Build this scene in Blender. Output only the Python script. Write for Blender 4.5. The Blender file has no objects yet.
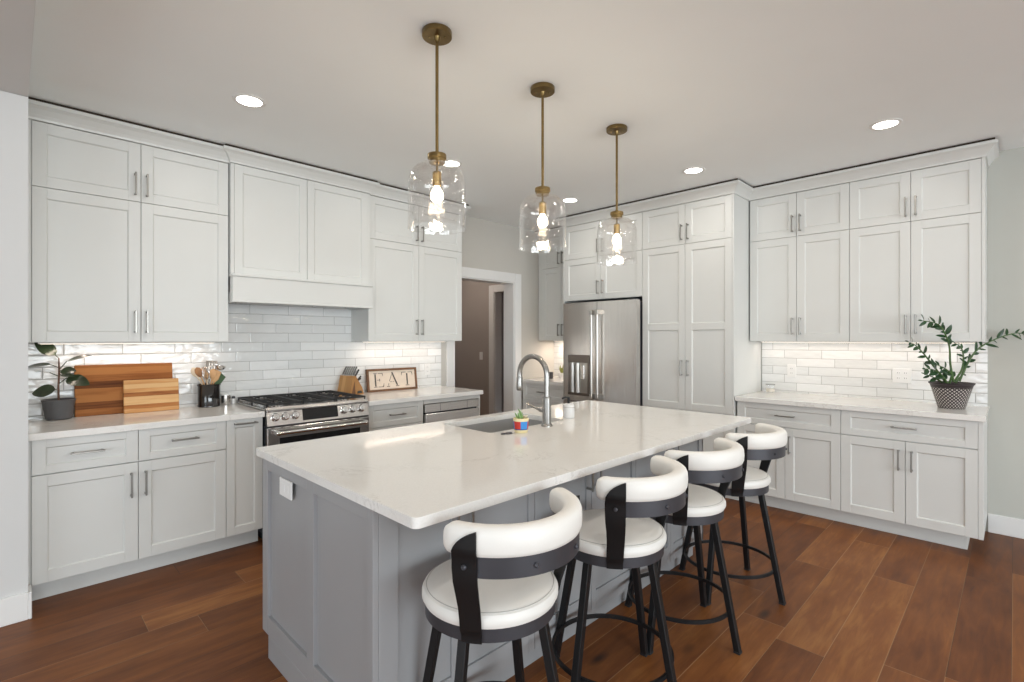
import bpy, bmesh, math, random
from mathutils import Vector, Matrix
random.seed(7)
sc = bpy.context.scene
C = sc.collection
PI = math.pi

# ---------------------------------------------------------------- camera, world, light, exposure
CAM_H = 1.4059
cd = bpy.data.cameras.new('camera'); cam = bpy.data.objects.new('camera', cd); C.objects.link(cam)
cam.location = (0, 0, CAM_H)
cam.rotation_euler = (PI/2, 0, math.radians(45.0-90))
cd.sensor_width = 36; cd.lens = 502.55/1024*36; cd.shift_y = -2.18/1024
cd.clip_start = .05; cd.clip_end = 100
sc.camera = cam
sc.view_settings.view_transform = 'Standard'; sc.view_settings.look = 'None'
sc.view_settings.gamma = 1; sc.view_settings.use_curve_mapping = False
sc.view_settings.exposure = 0.44
sc.cycles.use_denoising = True
sc.cycles.max_bounces = 10; sc.cycles.diffuse_bounces = 6; sc.cycles.glossy_bounces = 5
sc.cycles.transparent_max_bounces = 16
sc.cycles.sample_clamp_indirect = 6
sc.cycles.caustics_reflective = False; sc.cycles.caustics_refractive = False

w = bpy.data.worlds.new('World'); sc.world = w; w.use_nodes = True
bg = w.node_tree.nodes['Background']
bg.inputs[0].default_value = (.86, .93, 1.0, 1); bg.inputs[1].default_value = 1.6

def area(name, loc, rot, sx, sy, power, col=(1, 1, 1), spread=None):
    l = bpy.data.lights.new(name, 'AREA'); l.shape = 'RECTANGLE'; l.size = sx; l.size_y = sy
    l.energy = power; l.color = col
    if spread: l.spread = spread
    o = bpy.data.objects.new(name, l); C.objects.link(o); o.location = loc; o.rotation_euler = rot
    return o
# daylight entering by the big windows behind and beside the camera (placed in the window openings)
area('window_daylight_rear', (.2, -6.85, 1.35), (PI/2, 0, 0), 6.6, 2.2, 270, (.875, .96, 1.0))
area('window_daylight_side', (-4.85, -.9, 1.3), (PI/2, 0, -PI/2), 4.6, 2.1, 75, (.875, .96, 1.0))

# ---------------------------------------------------------------- material helpers
class NT:
    def __init__(s, name):
        s.m = bpy.data.materials.new(name); s.m.use_nodes = True
        s.t = s.m.node_tree; s.b = s.t.nodes['Principled BSDF']; s.out = s.t.nodes['Material Output']
    def n(s, typ, **k):
        x = s.t.nodes.new(typ)
        for a, b in k.items():
            if a == 'ins':
                for i, v in b.items():
                    if isinstance(v, bpy.types.NodeSocket): s.t.links.new(v, x.inputs[i])
                    else: x.inputs[i].default_value = v
            else: setattr(x, a, b)
        return x
    def l(s, a, b): s.t.links.new(a, b)
    def math(s, op, a, b=0.0, c=None):
        ins = {0: a, 1: b}
        if c is not None: ins[2] = c
        return s.n('ShaderNodeMath', operation=op, ins=ins).outputs[0]
    def ramp(s, fac, stops):
        r = s.n('ShaderNodeValToRGB'); s.l(fac, r.inputs[0])
        e = r.color_ramp.elements
        while len(e) < len(stops): e.new(.5)
        for i, (p, c) in enumerate(stops):
            e[i].position = p; e[i].color = (*c, 1)
        return r.outputs[0]
    def coord(s): return s.n('ShaderNodeTexCoord').outputs['Object']
    def bump(s, h, strength=.2, dist=.01):
        b = s.n('ShaderNodeBump', ins={'Strength': strength, 'Distance': dist, 'Height': h})
        s.l(b.outputs[0], s.b.inputs['Normal']); return b

def plain(name, col, rough=.5, metal=0., var=.03, scale=8., bump=0., coat=0., bscale=60., spec=None):
    k = NT(name)
    ns = k.n('ShaderNodeTexNoise', ins={'Vector': k.coord(), 'Scale': scale, 'Detail': 3.})
    a = tuple(max(0, c*(1-var)) for c in col); b = tuple(min(1, c*(1+var)) for c in col)
    k.l(k.ramp(ns.outputs['Fac'], [(.3, a), (.7, b)]), k.b.inputs['Base Color'])
    k.b.inputs['Roughness'].default_value = rough; k.b.inputs['Metallic'].default_value = metal
    if coat: k.b.inputs['Coat Weight'].default_value = coat; k.b.inputs['Coat Roughness'].default_value = .08
    if spec is not None: k.b.inputs['Specular IOR Level'].default_value = spec
    if bump:
        n2 = k.n('ShaderNodeTexNoise', ins={'Vector': k.coord(), 'Scale': bscale, 'Detail': 4.})
        k.bump(n2.outputs['Fac'], bump, .002)
    return k.m

def emit(name, col, strength):
    k = NT(name); k.b.inputs['Base Color'].default_value = (*col, 1)
    k.b.inputs['Emission Color'].default_value = (*col, 1); k.b.inputs['Emission Strength'].default_value = strength
    return k.m

def brushed(name, col, rough=.28, vertical=True, var=.12):
    k = NT(name)
    mp = k.n('ShaderNodeMapping', ins={'Vector': k.coord(), 'Scale': (300, 300, 3) if vertical else (3, 3, 300)})
    ns = k.n('ShaderNodeTexNoise', ins={'Vector': mp.outputs[0], 'Scale': 1., 'Detail': 3.})
    k.l(k.ramp(ns.outputs['Fac'], [(.3, tuple(c*(1-var) for c in col)), (.7, tuple(min(1, c*(1+var)) for c in col))]), k.b.inputs['Base Color'])
    k.b.inputs['Metallic'].default_value = 1; k.b.inputs['Roughness'].default_value = rough
    k.bump(ns.outputs['Fac'], .05, .001)
    return k.m

def tile_mat(name, x0, z0, TL=.298, TH=.0745):
    k = NT(name); sp = k.n('ShaderNodeSeparateXYZ'); k.l(k.coord(), sp.inputs[0])
    x, z = sp.outputs[0], sp.outputs[2]
    zr = k.math('DIVIDE', k.math('SUBTRACT', z, z0), TH); row = k.math('FLOOR', zr)
    sh = k.math('MULTIPLY', k.math('FLOORED_MODULO', row, 3.), -.1)
    u = k.math('DIVIDE', k.math('SUBTRACT', k.math('SUBTRACT', x, x0), sh), TL); colm = k.math('FLOOR', u)
    fx = k.math('MULTIPLY', k.math('FRACT', u), TL); fz = k.math('MULTIPLY', k.math('FRACT', zr), TH)
    d = k.math('MINIMUM', k.math('MINIMUM', fx, k.math('SUBTRACT', TL, fx)), k.math('MINIMUM', fz, k.math('SUBTRACT', TH, fz)))
    mask = k.n('ShaderNodeMapRange', ins={'Value': d, 'From Min': .0012, 'From Max': .0022}).outputs[0]
    cv = k.n('ShaderNodeCombineXYZ', ins={0: row, 1: colm})
    wn = k.n('ShaderNodeTexWhiteNoise', noise_dimensions='2D'); k.l(cv.outputs[0], wn.inputs['Vector'])
    tc = k.ramp(wn.outputs['Value'], [(0, (.72, .73, .725)), (.5, (.78, .79, .785)), (1, (.83, .835, .83))])
    mx = k.n('ShaderNodeMix', data_type='RGBA'); k.l(mask, mx.inputs[0])
    mx.inputs[6].default_value = (.36, .355, .35, 1); k.l(tc, mx.inputs[7]); k.l(mx.outputs[2], k.b.inputs['Base Color'])
    rr = k.n('ShaderNodeMapRange', ins={'Value': mask, 'To Min': .7, 'To Max': .07}); k.l(rr.outputs[0], k.b.inputs['Roughness'])
    # handmade glaze: each tile waves a little differently
    off = k.n('ShaderNodeVectorMath', operation='SCALE', ins={0: cv.outputs[0], 'Scale': 3.7})
    add = k.n('ShaderNodeVectorMath', operation='ADD'); k.l(k.coord(), add.inputs[0]); k.l(off.outputs[0], add.inputs[1])
    mp = k.n('ShaderNodeMapping', ins={'Vector': add.outputs[0], 'Scale': (1, 1, 1.8)})
    ns = k.n('ShaderNodeTexNoise', ins={'Vector': mp.outputs[0], 'Scale': 13., 'Detail': 1.5})
    edge = k.n('ShaderNodeMapRange', interpolation_type='SMOOTHSTEP', ins={'Value': d, 'From Min': 0., 'From Max': .008}).outputs[0]
    h = k.math('ADD', k.math('MULTIPLY', ns.outputs['Fac'], 1.5), k.math('MULTIPLY', edge, .35))
    k.bump(h, .55, .006)
    return k.m

def floor_mat():
    k = NT('oak_floor'); sp = k.n('ShaderNodeSeparateXYZ'); k.l(k.coord(), sp.inputs[0])
    x, y = sp.outputs[0], sp.outputs[1]; PW = .1955
    yr = k.math('DIVIDE', k.math('SUBTRACT', y, .0085), PW); row = k.math('FLOOR', yr)
    w1 = k.n('ShaderNodeTexWhiteNoise', noise_dimensions='1D'); k.l(row, w1.inputs['W'])
    u = k.math('DIVIDE', k.math('ADD', x, k.math('MULTIPLY', w1.outputs['Value'], 7.)), 2.7)
    # second joint inside each length so plank lengths differ
    f = k.math('FRACT', u); base = k.math('FLOOR', u)
    cut = k.math('ADD', .32, k.math('MULTIPLY', w1.outputs['Value'], .36))
    second = k.math('GREATER_THAN', f, cut)
    idx = k.math('ADD', k.math('MULTIPLY', base, 2.), second)
    cv = k.n('ShaderNodeCombineXYZ', ins={0: row, 1: idx})
    wn = k.n('ShaderNodeTexWhiteNoise', noise_dimensions='2D'); k.l(cv.outputs[0], wn.inputs['Vector'])
    dx = k.math('MULTIPLY', k.math('MINIMUM', k.math('MINIMUM', f, k.math('SUBTRACT', 1., f)), k.math('ABSOLUTE', k.math('SUBTRACT', f, cut))), 2.7)
    fy = k.math('MULTIPLY', k.math('FRACT', yr), PW); dy = k.math('MINIMUM', fy, k.math('SUBTRACT', PW, fy))
    d = k.math('MINIMUM', dx, dy)
    # grain
    off = k.n('ShaderNodeVectorMath', operation='SCALE', ins={0: cv.outputs[0], 'Scale': 5.3})
    add = k.n('ShaderNodeVectorMath', operation='ADD'); k.l(k.coord(), add.inputs[0]); k.l(off.outputs[0], add.inputs[1])
    mp = k.n('ShaderNodeMapping', ins={'Vector': add.outputs[0], 'Scale': (1.6, 14, 1)})
    g = k.n('ShaderNodeTexNoise', ins={'Vector': mp.outputs[0], 'Scale': 2.2, 'Detail': 7., 'Roughness': .62, 'Distortion': .8})
    mp2 = k.n('ShaderNodeMapping', ins={'Vector': add.outputs[0], 'Scale': (1., 3.2, 1)})
    g2 = k.n('ShaderNodeTexNoise', ins={'Vector': mp2.outputs[0], 'Scale': 2.4, 'Detail': 3.})
    t = k.math('ADD', k.math('MULTIPLY', wn.outputs['Value'], .40), k.math('ADD', k.math('MULTIPLY', g.outputs['Fac'], .72), k.math('MULTIPLY', g2.outputs['Fac'], .72)))
    t = k.math('SUBTRACT', t, .43)
    col = k.ramp(t, [(.08, (.085, .026, .008)), (.38, (.165, .056, .017)), (.62, (.235, .086, .025)), (.92, (.380, .165, .050))])
    # knots
    vo = k.n('ShaderNodeTexVoronoi', ins={'Vector': k.n('ShaderNodeMapping', ins={'Vector': add.outputs[0], 'Scale': (.8, 2.0, 1)}).outputs[0], 'Scale': 1.5})
    kn = k.n('ShaderNodeMapRange', ins={'Value': vo.outputs['Distance'], 'From Min': .02, 'From Max': .09}).outputs[0]
    mk = k.n('ShaderNodeMix', data_type='RGBA'); k.l(kn, mk.inputs[0]); mk.inputs[6].default_value = (.05, .022, .012, 1); k.l(col, mk.inputs[7])
    seam = k.n('ShaderNodeMapRange', ins={'Value': d, 'From Min': .0008, 'From Max': .0024}).outputs[0]
    ms = k.n('ShaderNodeMix', data_type='RGBA'); k.l(seam, ms.inputs[0])
    k.l(k.ramp(wn.outputs['Value'], [(.30, (.07, .030, .013)), (.50, (.36, .20, .095))]), ms.inputs[6]); k.l(mk.outputs[2], ms.inputs[7])
    k.l(ms.outputs[2], k.b.inputs['Base Color'])
    k.l(k.n('ShaderNodeMapRange', ins={'Value': g.outputs['Fac'], 'To Min': .36, 'To Max': .52}).outputs[0], k.b.inputs['Roughness'])
    k.b.inputs['Specular IOR Level'].default_value = .22
    k.bump(k.math('ADD', k.math('MULTIPLY', seam, .6), k.math('MULTIPLY', g.outputs['Fac'], .25)), .25, .002)
    return k.m

def quartz_mat():
    k = NT('white_quartz')
    n1 = k.n('ShaderNodeTexNoise', ins={'Vector': k.coord(), 'Scale': 1.6, 'Detail': 8., 'Roughness': .7, 'Distortion': 2.0})
    v = k.math('ABSOLUTE', k.math('SUBTRACT', n1.outputs['Fac'], .5))
    vein = k.n('ShaderNodeMapRange', ins={'Value': v, 'From Min': 0., 'From Max': .018}).outputs[0]
    n2 = k.n('ShaderNodeTexNoise', ins={'Vector': k.coord(), 'Scale': 2.3, 'Detail': 2.})
    gate = k.n('ShaderNodeMapRange', ins={'Value': n2.outputs['Fac'], 'From Min': .48, 'From Max': .62}).outputs[0]
    amt = k.math('MULTIPLY', k.math('SUBTRACT', 1., vein), k.math('MULTIPLY', gate, .5))
    mx = k.n('ShaderNodeMix', data_type='RGBA'); k.l(amt, mx.inputs[0])
    mx.inputs[6].default_value = (.80, .79, .765, 1); mx.inputs[7].default_value = (.50, .48, .45, 1)
    n3 = k.n('ShaderNodeTexNoise', ins={'Vector': k.coord(), 'Scale': 160., 'Detail': 2.})
    m2 = k.n('ShaderNodeMix', data_type='RGBA', blend_type='MULTIPLY'); m2.inputs[0].default_value = .12
    k.l(mx.outputs[2], m2.inputs[6]); k.l(k.ramp(n3.outputs['Fac'], [(.3, (.6, .6, .6)), (.6, (1, 1, 1))]), m2.inputs[7])
    k.l(m2.outputs[2], k.b.inputs['Base Color']); k.b.inputs['Roughness'].default_value = .09
    return k.m

def wood_mat(name, stops, axis='z', freq=14., rough=.45, grain=1., spec=.5):
    """boards glued in strips across `axis`, grain along local x"""
    k = NT(name); sp = k.n('ShaderNodeSeparateXYZ'); k.l(k.coord(), sp.inputs[0])
    a = sp.outputs[{'x': 0, 'y': 1, 'z': 2}[axis]]
    strip = k.math('FLOOR', k.math('MULTIPLY', a, freq))
    w1 = k.n('ShaderNodeTexWhiteNoise', noise_dimensions='1D'); k.l(strip, w1.inputs['W'])
    sc_ = [4., 4., 4.]; sc_['xyz'.index(axis)] = 60.
    mp = k.n('ShaderNodeMapping', ins={'Vector': k.coord(), 'Scale': tuple(sc_)})
    g = k.n('ShaderNodeTexNoise', ins={'Vector': mp.outputs[0], 'Scale': 1., 'Detail': 5., 'Distortion': .6})
    t = k.math('ADD', k.math('MULTIPLY', w1.outputs['Value'], .75), k.math('MULTIPLY', g.outputs['Fac'], .45*grain))
    k.l(k.ramp(t, stops), k.b.inputs['Base Color']); k.b.inputs['Roughness'].default_value = rough
    k.b.inputs['Specular IOR Level'].default_value = spec
    return k.m

def glass_mat(name, tint=(1, 1, 1), lo=.04, hi=.75, seeds=False):
    k = NT(name); t = k.t
    tr = k.n('ShaderNodeBsdfTransparent', ins={'Color': (*tint, 1)})
    gl = k.n('ShaderNodeBsdfGlossy', ins={'Color': (1, 1, 1, 1), 'Roughness': .02})
    lw = k.n('ShaderNodeLayerWeight', ins={'Blend': .35})
    f = k.n('ShaderNodeMapRange', ins={'Value': k.math('POWER', lw.outputs['Facing'], 2.2), 'To Min': lo, 'To Max': hi}).outputs[0]
    if seeds:
        vo = k.n('ShaderNodeTexVoronoi', ins={'Vector': k.coord(), 'Scale': 55.})
        sd = k.n('ShaderNodeMapRange', ins={'Value': vo.outputs['Distance'], 'From Min': .10, 'From Max': .18, 'To Min': .30, 'To Max': 0.}).outputs[0]
        f = k.math('MINIMUM', k.math('ADD', f, sd), 1.)
        ns = k.n('ShaderNodeTexNoise', ins={'Vector': k.coord(), 'Scale': 22., 'Detail': 2.})
        b = k.n('ShaderNodeBump', ins={'Strength': .35, 'Distance': .01, 'Height': ns.outputs['Fac']})
        k.l(b.outputs[0], gl.inputs['Normal'])
    mx = k.n('ShaderNodeMixShader'); k.l(f, mx.inputs[0]); k.l(tr.outputs[0], mx.inputs[1]); k.l(gl.outputs[0], mx.inputs[2])
    k.l(mx.outputs[0], k.out.inputs[0])
    return k.m

M = {}
M['wall'] = plain('greige_wall_paint', (.56, .54, .50), .85, var=.015, scale=3, bump=.08, bscale=220)
M['wall_light'] = plain('pale_wall_paint', (.57, .57, .53), .85, var=.01, scale=3, bump=.08, bscale=220)
M['wall_right'] = plain('pale_greige_wall_paint', (.51, .515, .475), .85, var=.01, scale=3, bump=.08, bscale=220)
M['wall_left'] = plain('soft_white_wall_paint', (.64, .645, .64), .85, var=.01, scale=3, bump=.08, bscale=220)
M['hall'] = plain('dimmed_greige_paint', (.40, .36, .33), .85, var=.02, scale=3, bump=.08, bscale=220)  # same greige as the kitchen walls, with the hall's dimness put into the colour
M['ceiling'] = plain('ceiling_paint', (.88, .915, .925), .9, var=.01, scale=2, bump=.1, bscale=160)
M['trim'] = plain('white_trim_paint', (.78, .78, .77), .4, var=.01)
M['cab'] = plain('white_cabinet_lacquer', (.66, .668, .650), .38, var=.01, scale=4)
M['grey'] = plain('grey_island_lacquer', (.325, .328, .338), .38, var=.015, scale=4)
M['inside'] = plain('dark_interior', (.05, .05, .05), .8)
M['quartz'] = quartz_mat()
M['floor'] = floor_mat()
M['steel'] = brushed('stainless_steel', (.74, .71, .68), .27)
M['steelh'] = brushed('stainless_steel_horizontal', (.62, .60, .58), .22, vertical=False)
M['basin'] = plain('satin_sink_steel', (.50, .50, .50), .42, .55, var=.03)
M['chrome'] = plain('polished_steel', (.72, .72, .71), .14, 1., var=.02)
M['nickel'] = plain('brushed_nickel', (.30, .29, .27), .32, 1., var=.04, scale=30)
M['handlesteel'] = plain('satin_handle_steel', (.50, .48, .45), .3, 1., var=.03)
M['darksteel'] = plain('dark_dispenser_steel', (.20, .175, .155), .35, 1., var=.05)
M['faucet'] = plain('satin_nickel', (.34, .33, .315), .26, 1., var=.04, scale=30)
M['brass'] = plain('aged_brass', (.235, .165, .070), .36, 1., var=.12, scale=25)
M['black'] = plain('black_powder_coat', (.009, .009, .010), .45, var=.1, bump=.05, spec=.3)
M['dgrey'] = plain('charcoal_metal', (.055, .056, .066), .42, .35, var=.05)
M['iron'] = plain('cast_iron', (.018, .018, .019), .6, var=.2, bump=.25, bscale=300)
M['blackglass'] = plain('black_glass', (.012, .012, .013), .06, var=.05)
M['leather'] = plain('white_leather', (.80, .79, .755), .45, var=.015, scale=10, bump=.12, bscale=180)
M['seam'] = plain('seam_thread', (.45, .44, .42), .7)
M['plate'] = plain('white_plastic', (.82, .82, .81), .35, var=.01)
M['glass'] = glass_mat('seeded_clear_glass', (.97, .965, .96), .06, .70, seeds=True)
M['clear'] = glass_mat('clear_glass', (.98, .98, .98), .05, .6)
M['bulb'] = emit('glowing_bulb', (1., .84, .62), 8.)
M['lamp'] = emit('lamp_diffuser', (1., .95, .86), 7.)
M['strip'] = emit('warm_led_diffuser', (1., .86, .70), 3.)
M['tileN'] = tile_mat('glazed_subway_tile', 1.328-.29, 1.378-.0745*12)
M['tileE'] = tile_mat('glazed_subway_tile_side', .094, 1.378-.0745*12)
M['boarddark'] = wood_mat('dark_edge_grain_wood', [(.2, (.070, .022, .008)), (.5, (.18, .062, .018)), (.8, (.28, .105, .030)), (1, (.38, .16, .050))], 'z', 23., grain=1.6, rough=.6, spec=.15)
M['boardlight'] = wood_mat('striped_light_wood', [(.2, (.20, .065, .022)), (.45, (.42, .17, .055)), (.75, (.60, .32, .13)), (1, (.70, .45, .22))], 'z', 37., grain=1.5, rough=.6, spec=.15)
M['spoonwood'] = plain('beech_wood', (.60, .36, .18), .55, var=.12, scale=20)
M['spoondark'] = plain('olive_wood', (.36, .18, .08), .5, var=.2, scale=20)
M['block'] = wood_mat('knife_block_wood', [(.1, (.34, .16, .05)), (.6, (.50, .27, .10)), (1, (.60, .36, .15))], 'y', 30.)
M['frame'] = plain('walnut_frame', (.16, .075, .035), .55, var=.25, scale=30)
M['signface'] = plain('cream_sign_board', (.72, .62, .52), .7, var=.04, scale=20)
M['ink'] = plain('stencil_ink', (.10, .085, .075), .8, var=.2, scale=40)
M['crock'] = plain('black_glazed_stoneware', (.012, .010, .010), .08, var=.3, coat=.6)
M['pot'] = plain('dark_grey_ceramic', (.085, .085, .09), .5, var=.08, scale=14)
M['soil'] = plain('potting_soil', (.03, .018, .012), .95, var=.4, scale=80, bump=.8, bscale=120)
M['rubber'] = plain('rubber_plant_leaf', (.030, .050, .022), .28, var=.35, scale=16, coat=.3)
M['zz'] = plain('zamioculcas_leaf', (.014, .055, .016), .28, var=.35, scale=22, coat=.3)
M['stem'] = plain('green_stem', (.06, .12, .03), .45, var=.2)
M['bark'] = plain('brown_stem', (.13, .06, .035), .6, var=.2)
M['succ'] = plain('succulent_leaf', (.16, .30, .09), .45, var=.3, scale=40)
M['petal'] = plain('cream_petal', (.80, .76, .62), .6)
M['olive'] = plain('olive_leaf', (.24, .25, .05), .5, var=.3, scale=40)
M['potwhite'] = plain('white_ceramic', (.70, .70, .70), .3)
M['red'] = plain('red_paint', (.50, .03, .02), .4); M['blue'] = plain('blue_paint', (.04, .24, .62), .4)
M['cream'] = plain('cream_paint', (.72, .62, .36), .4); M['darkblue'] = plain('navy_paint', (.03, .05, .20), .4)
M['utensilcream'] = plain('cream_nylon', (.72, .62, .48), .45)
M['darkgreen'] = plain('dark_green_silicone', (.05, .10, .045), .5)
M['candle'] = plain('candle_wax', (.86, .80, .68), .5)

def diamond_mat():
    k = NT('diamond_lattice_ceramic'); sp = k.n('ShaderNodeSeparateXYZ'); k.l(k.coord(), sp.inputs[0])
    an = k.math('MULTIPLY', k.math('ARCTAN2', sp.outputs[1], sp.outputs[0]), 28/(2*PI))
    z = k.math('MULTIPLY', sp.outputs[2], 44.)
    a = k.math('ABSOLUTE', k.math('SUBTRACT', k.math('FRACT', k.math('ADD', an, z)), .5))
    b = k.math('ABSOLUTE', k.math('SUBTRACT', k.math('FRACT', k.math('SUBTRACT', an, z)), .5))
    m = k.math('MAXIMUM', a, b)
    on = k.n('ShaderNodeMapRange', ins={'Value': m, 'From Min': .24, 'From Max': .30}).outputs[0]
    band = k.math('GREATER_THAN', sp.outputs[2], .146)
    fac = k.math('MAXIMUM', on, band)
    mx = k.n('ShaderNodeMix', data_type='RGBA'); k.l(fac, mx.inputs[0])
    mx.inputs[6].default_value = (.56, .53, .50, 1); mx.inputs[7].default_value = (.030, .022, .024, 1)
    k.l(mx.outputs[2], k.b.inputs['Base Color']); k.b.inputs['Roughness'].default_value = .4
    k.bump(fac, .3, .003); return k.m
M['diamond'] = diamond_mat()

# ---------------------------------------------------------------- mesh helpers
def BM(): return bmesh.new()

def box(bm, x0, x1, y0, y1, z0, z1, bev=0., seg=1):
    vs = [bm.verts.new(p) for p in ((x0, y0, z0), (x1, y0, z0), (x1, y1, z0), (x0, y1, z0), (x0, y0, z1), (x1, y0, z1), (x1, y1, z1), (x0, y1, z1))]
    fs = [bm.faces.new([vs[i] for i in f]) for f in ((3, 2, 1, 0), (4, 5, 6, 7), (0, 1, 5, 4), (1, 2, 6, 5), (2, 3, 7, 6), (3, 0, 4, 7))]
    if bev > 0:
        es = list({e for f in fs for e in f.edges})
        bmesh.ops.bevel(bm, geom=es, offset=bev, segments=seg, affect='EDGES', profile=.5)
    return vs

def obox(bm, mat, sx, sy, sz, bev=0.):
    """box of size sx,sy,sz centred at matrix `mat`"""
    b2 = BM(); box(b2, -sx/2, sx/2, -sy/2, sy/2, -sz/2, sz/2, bev); b2.transform(mat); merge(bm, b2)

def merge(bm, other):
    me = bpy.data.meshes.new('tmp'); other.to_mesh(me); other.free(); bm.from_mesh(me); bpy.data.meshes.remove(me)

def tube(bm, pts, r, n=12, caps=True, square=False):
    """tube along points, r scalar or list"""
    pts = [Vector(p) for p in pts]; k = len(pts)
    rs = r if isinstance(r, (list, tuple)) else [r]*k
    up = None; rings = []
    for i, p in enumerate(pts):
        d = (pts[min(i+1, k-1)]-pts[max(i-1, 0)]).normalized()
        if up is None:
            up = Vector((0, 0, 1)) if abs(d.z) < .9 else Vector((1, 0, 0))
        a = d.cross(up)
        if a.length < 1e-5: a = d.cross(Vector((1, 0, 0)))
        a.normalize(); b = a.cross(d).normalized(); up = b
        nn = 4 if square else n
        rings.append([bm.verts.new(p+(a*math.cos(2*PI*(j+(.5 if square else 0))/nn)+b*math.sin(2*PI*(j+(.5 if square else 0))/nn))*rs[i]) for j in range(nn)])
    nn = len(rings[0])
    for i in range(k-1):
        for j in range(nn):
            bm.faces.new([rings[i][j], rings[i][(j+1) % nn], rings[i+1][(j+1) % nn], rings[i+1][j]])
    if caps:
        bm.faces.new(rings[0][::-1]); bm.faces.new(rings[-1])

def lathe(bm, prof, c=(0, 0, 0), n=40, close=False):
    """prof: list of (r,z); r==0 makes a pole"""
    rings = []
    for r, z in prof:
        if r < 1e-6: rings.append([bm.verts.new((c[0], c[1], c[2]+z))])
        else: rings.append([bm.verts.new((c[0]+r*math.cos(2*PI*j/n), c[1]+r*math.sin(2*PI*j/n), c[2]+z)) for j in range(n)])
    for i in range(len(rings)-1):
        A, B = rings[i], rings[i+1]
        for j in range(n):
            q = (j+1) % n
            if len(A) == 1 and len(B) == 1: continue
            if len(A) == 1: bm.faces.new([A[0], B[q], B[j]])
            elif len(B) == 1: bm.faces.new([A[j], A[q], B[0]])
            else: bm.faces.new([A[j], A[q], B[q], B[j]])

def torus(bm, R, r, z, c=(0, 0), n=56, m=10):
    g = []
    for i in range(n):
        a = 2*PI*i/n
        g.append([bm.verts.new((c[0]+(R+r*math.cos(2*PI*j/m))*math.cos(a), c[1]+(R+r*math.cos(2*PI*j/m))*math.sin(a), z+r*math.sin(2*PI*j/m))) for j in range(m)])
    for i in range(n):
        for j in range(m):
            bm.faces.new([g[i][j], g[(i+1) % n][j], g[(i+1) % n][(j+1) % m], g[i][(j+1) % m]])

def prism(bm, poly, y0, y1, plane='xz', mat=None):
    """extrude a polygon (a,b) in plane between two depths"""
    f = {'xz': lambda a, b, y: (a, y, b), 'xy': lambda a, b, y: (a, b, y), 'yz': lambda a, b, y: (y, a, b)}[plane]
    A = [Vector(f(a, b, y0)) for a, b in poly]; B = [Vector(f(a, b, y1)) for a, b in poly]
    if mat is not None: A = [mat @ v for v in A]; B = [mat @ v for v in B]
    A = [bm.verts.new(v) for v in A]; B = [bm.verts.new(v) for v in B]
    n = len(A); bm.faces.new(A); bm.faces.new(B[::-1])
    for i in range(n): bm.faces.new([A[i], B[i], B[(i+1) % n], A[(i+1) % n]])

def obj(name, bm, mat, parent=None, smooth=False, loc=None):
    bmesh.ops.recalc_face_normals(bm, faces=bm.faces)
    me = bpy.data.meshes.new(name); bm.to_mesh(me); bm.free()
    if mat: me.materials.append(mat)
    if smooth:
        for p in me.polygons: p.use_smooth = True
        try: me.set_sharp_from_angle(angle=math.radians(38))
        except Exception: pass
    o = bpy.data.objects.new(name, me); C.objects.link(o)
    if parent: o.parent = parent
    if loc is not None: o.location = loc
    return o

def tag(o, label, cat, group=None):
    o['label'] = label; o['category'] = cat
    if group: o['group'] = group
    return o
def thing(name, label, cat, loc=(0, 0, 0), rz=0., group=None):
    o = bpy.data.objects.new(name, None); C.objects.link(o); o.empty_display_size = .1
    o.location = loc; o.rotation_euler = (0, 0, rz); return tag(o, label, cat, group)
def struct(name, bm, m, smooth=False):
    o = obj(name, bm, m, smooth=smooth); o['kind'] = 'structure'; return o
def copy_tree(o, parent=None):
    c = o.copy(); C.objects.link(c); c.parent = parent
    for ch in list(o.children): copy_tree(ch, c)
    return c

# ---------------------------------------------------------------- measured planes (metres)
YW, XW = 4.2587, 5.048        # range wall, fridge wall
YD, YU = 3.6238, 3.9386        # door faces of base / upper cabinets on the range wall
XD, XU, XP = 4.411, 4.7195, 4.381   # base / upper / tall cabinets on the fridge wall
ZC, ZCR = 2.7575, 2.7398     # ceiling, crown top
ZB, ZU, ZS = .114, 1.385, 2.276    # base door bottom, upper bottom, split between stacked uppers
ZT = 2.648                   # top of the top doors
CT = .914                    # worktop height

# ---------------------------------------------------------------- room shell
b = BM(); box(b, -5.15, 5.048, -7.15, 8.0, -.1, 0); struct('floor', b, M['floor'])
b = BM(); box(b, -5.15, 5.2, -7.15, 4.42, ZC, ZC+.1); struct('ceiling', b, M['ceiling'])
# range wall with doorway (x 3.375..4.30)
b = BM()
box(b, .0, 3.375, YW, YW+.17, 0, ZC); box(b, 3.375, 4.30, YW, YW+.17, 2.085, ZC); box(b, 4.30, XW, YW, YW+.17, 0, ZC)
struct('wall_back', b, M['wall'])
b = BM(); box(b, XW, XW+.15, -7.0, YW+.17, 0, ZC); struct('wall_right', b, M['wall_right'])
b = BM(); box(b, -5.0, .067, 3.505, YW+.17, 0, 2.62); struct('wall_left', b, M['wall_left'])
b = BM(); box(b, -1.2, .067, -1.5, YW+.17, 2.622, ZC-.001, .0); struct('trim_1', b, M['wall_left'])   # dropped ceiling over the side room
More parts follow.
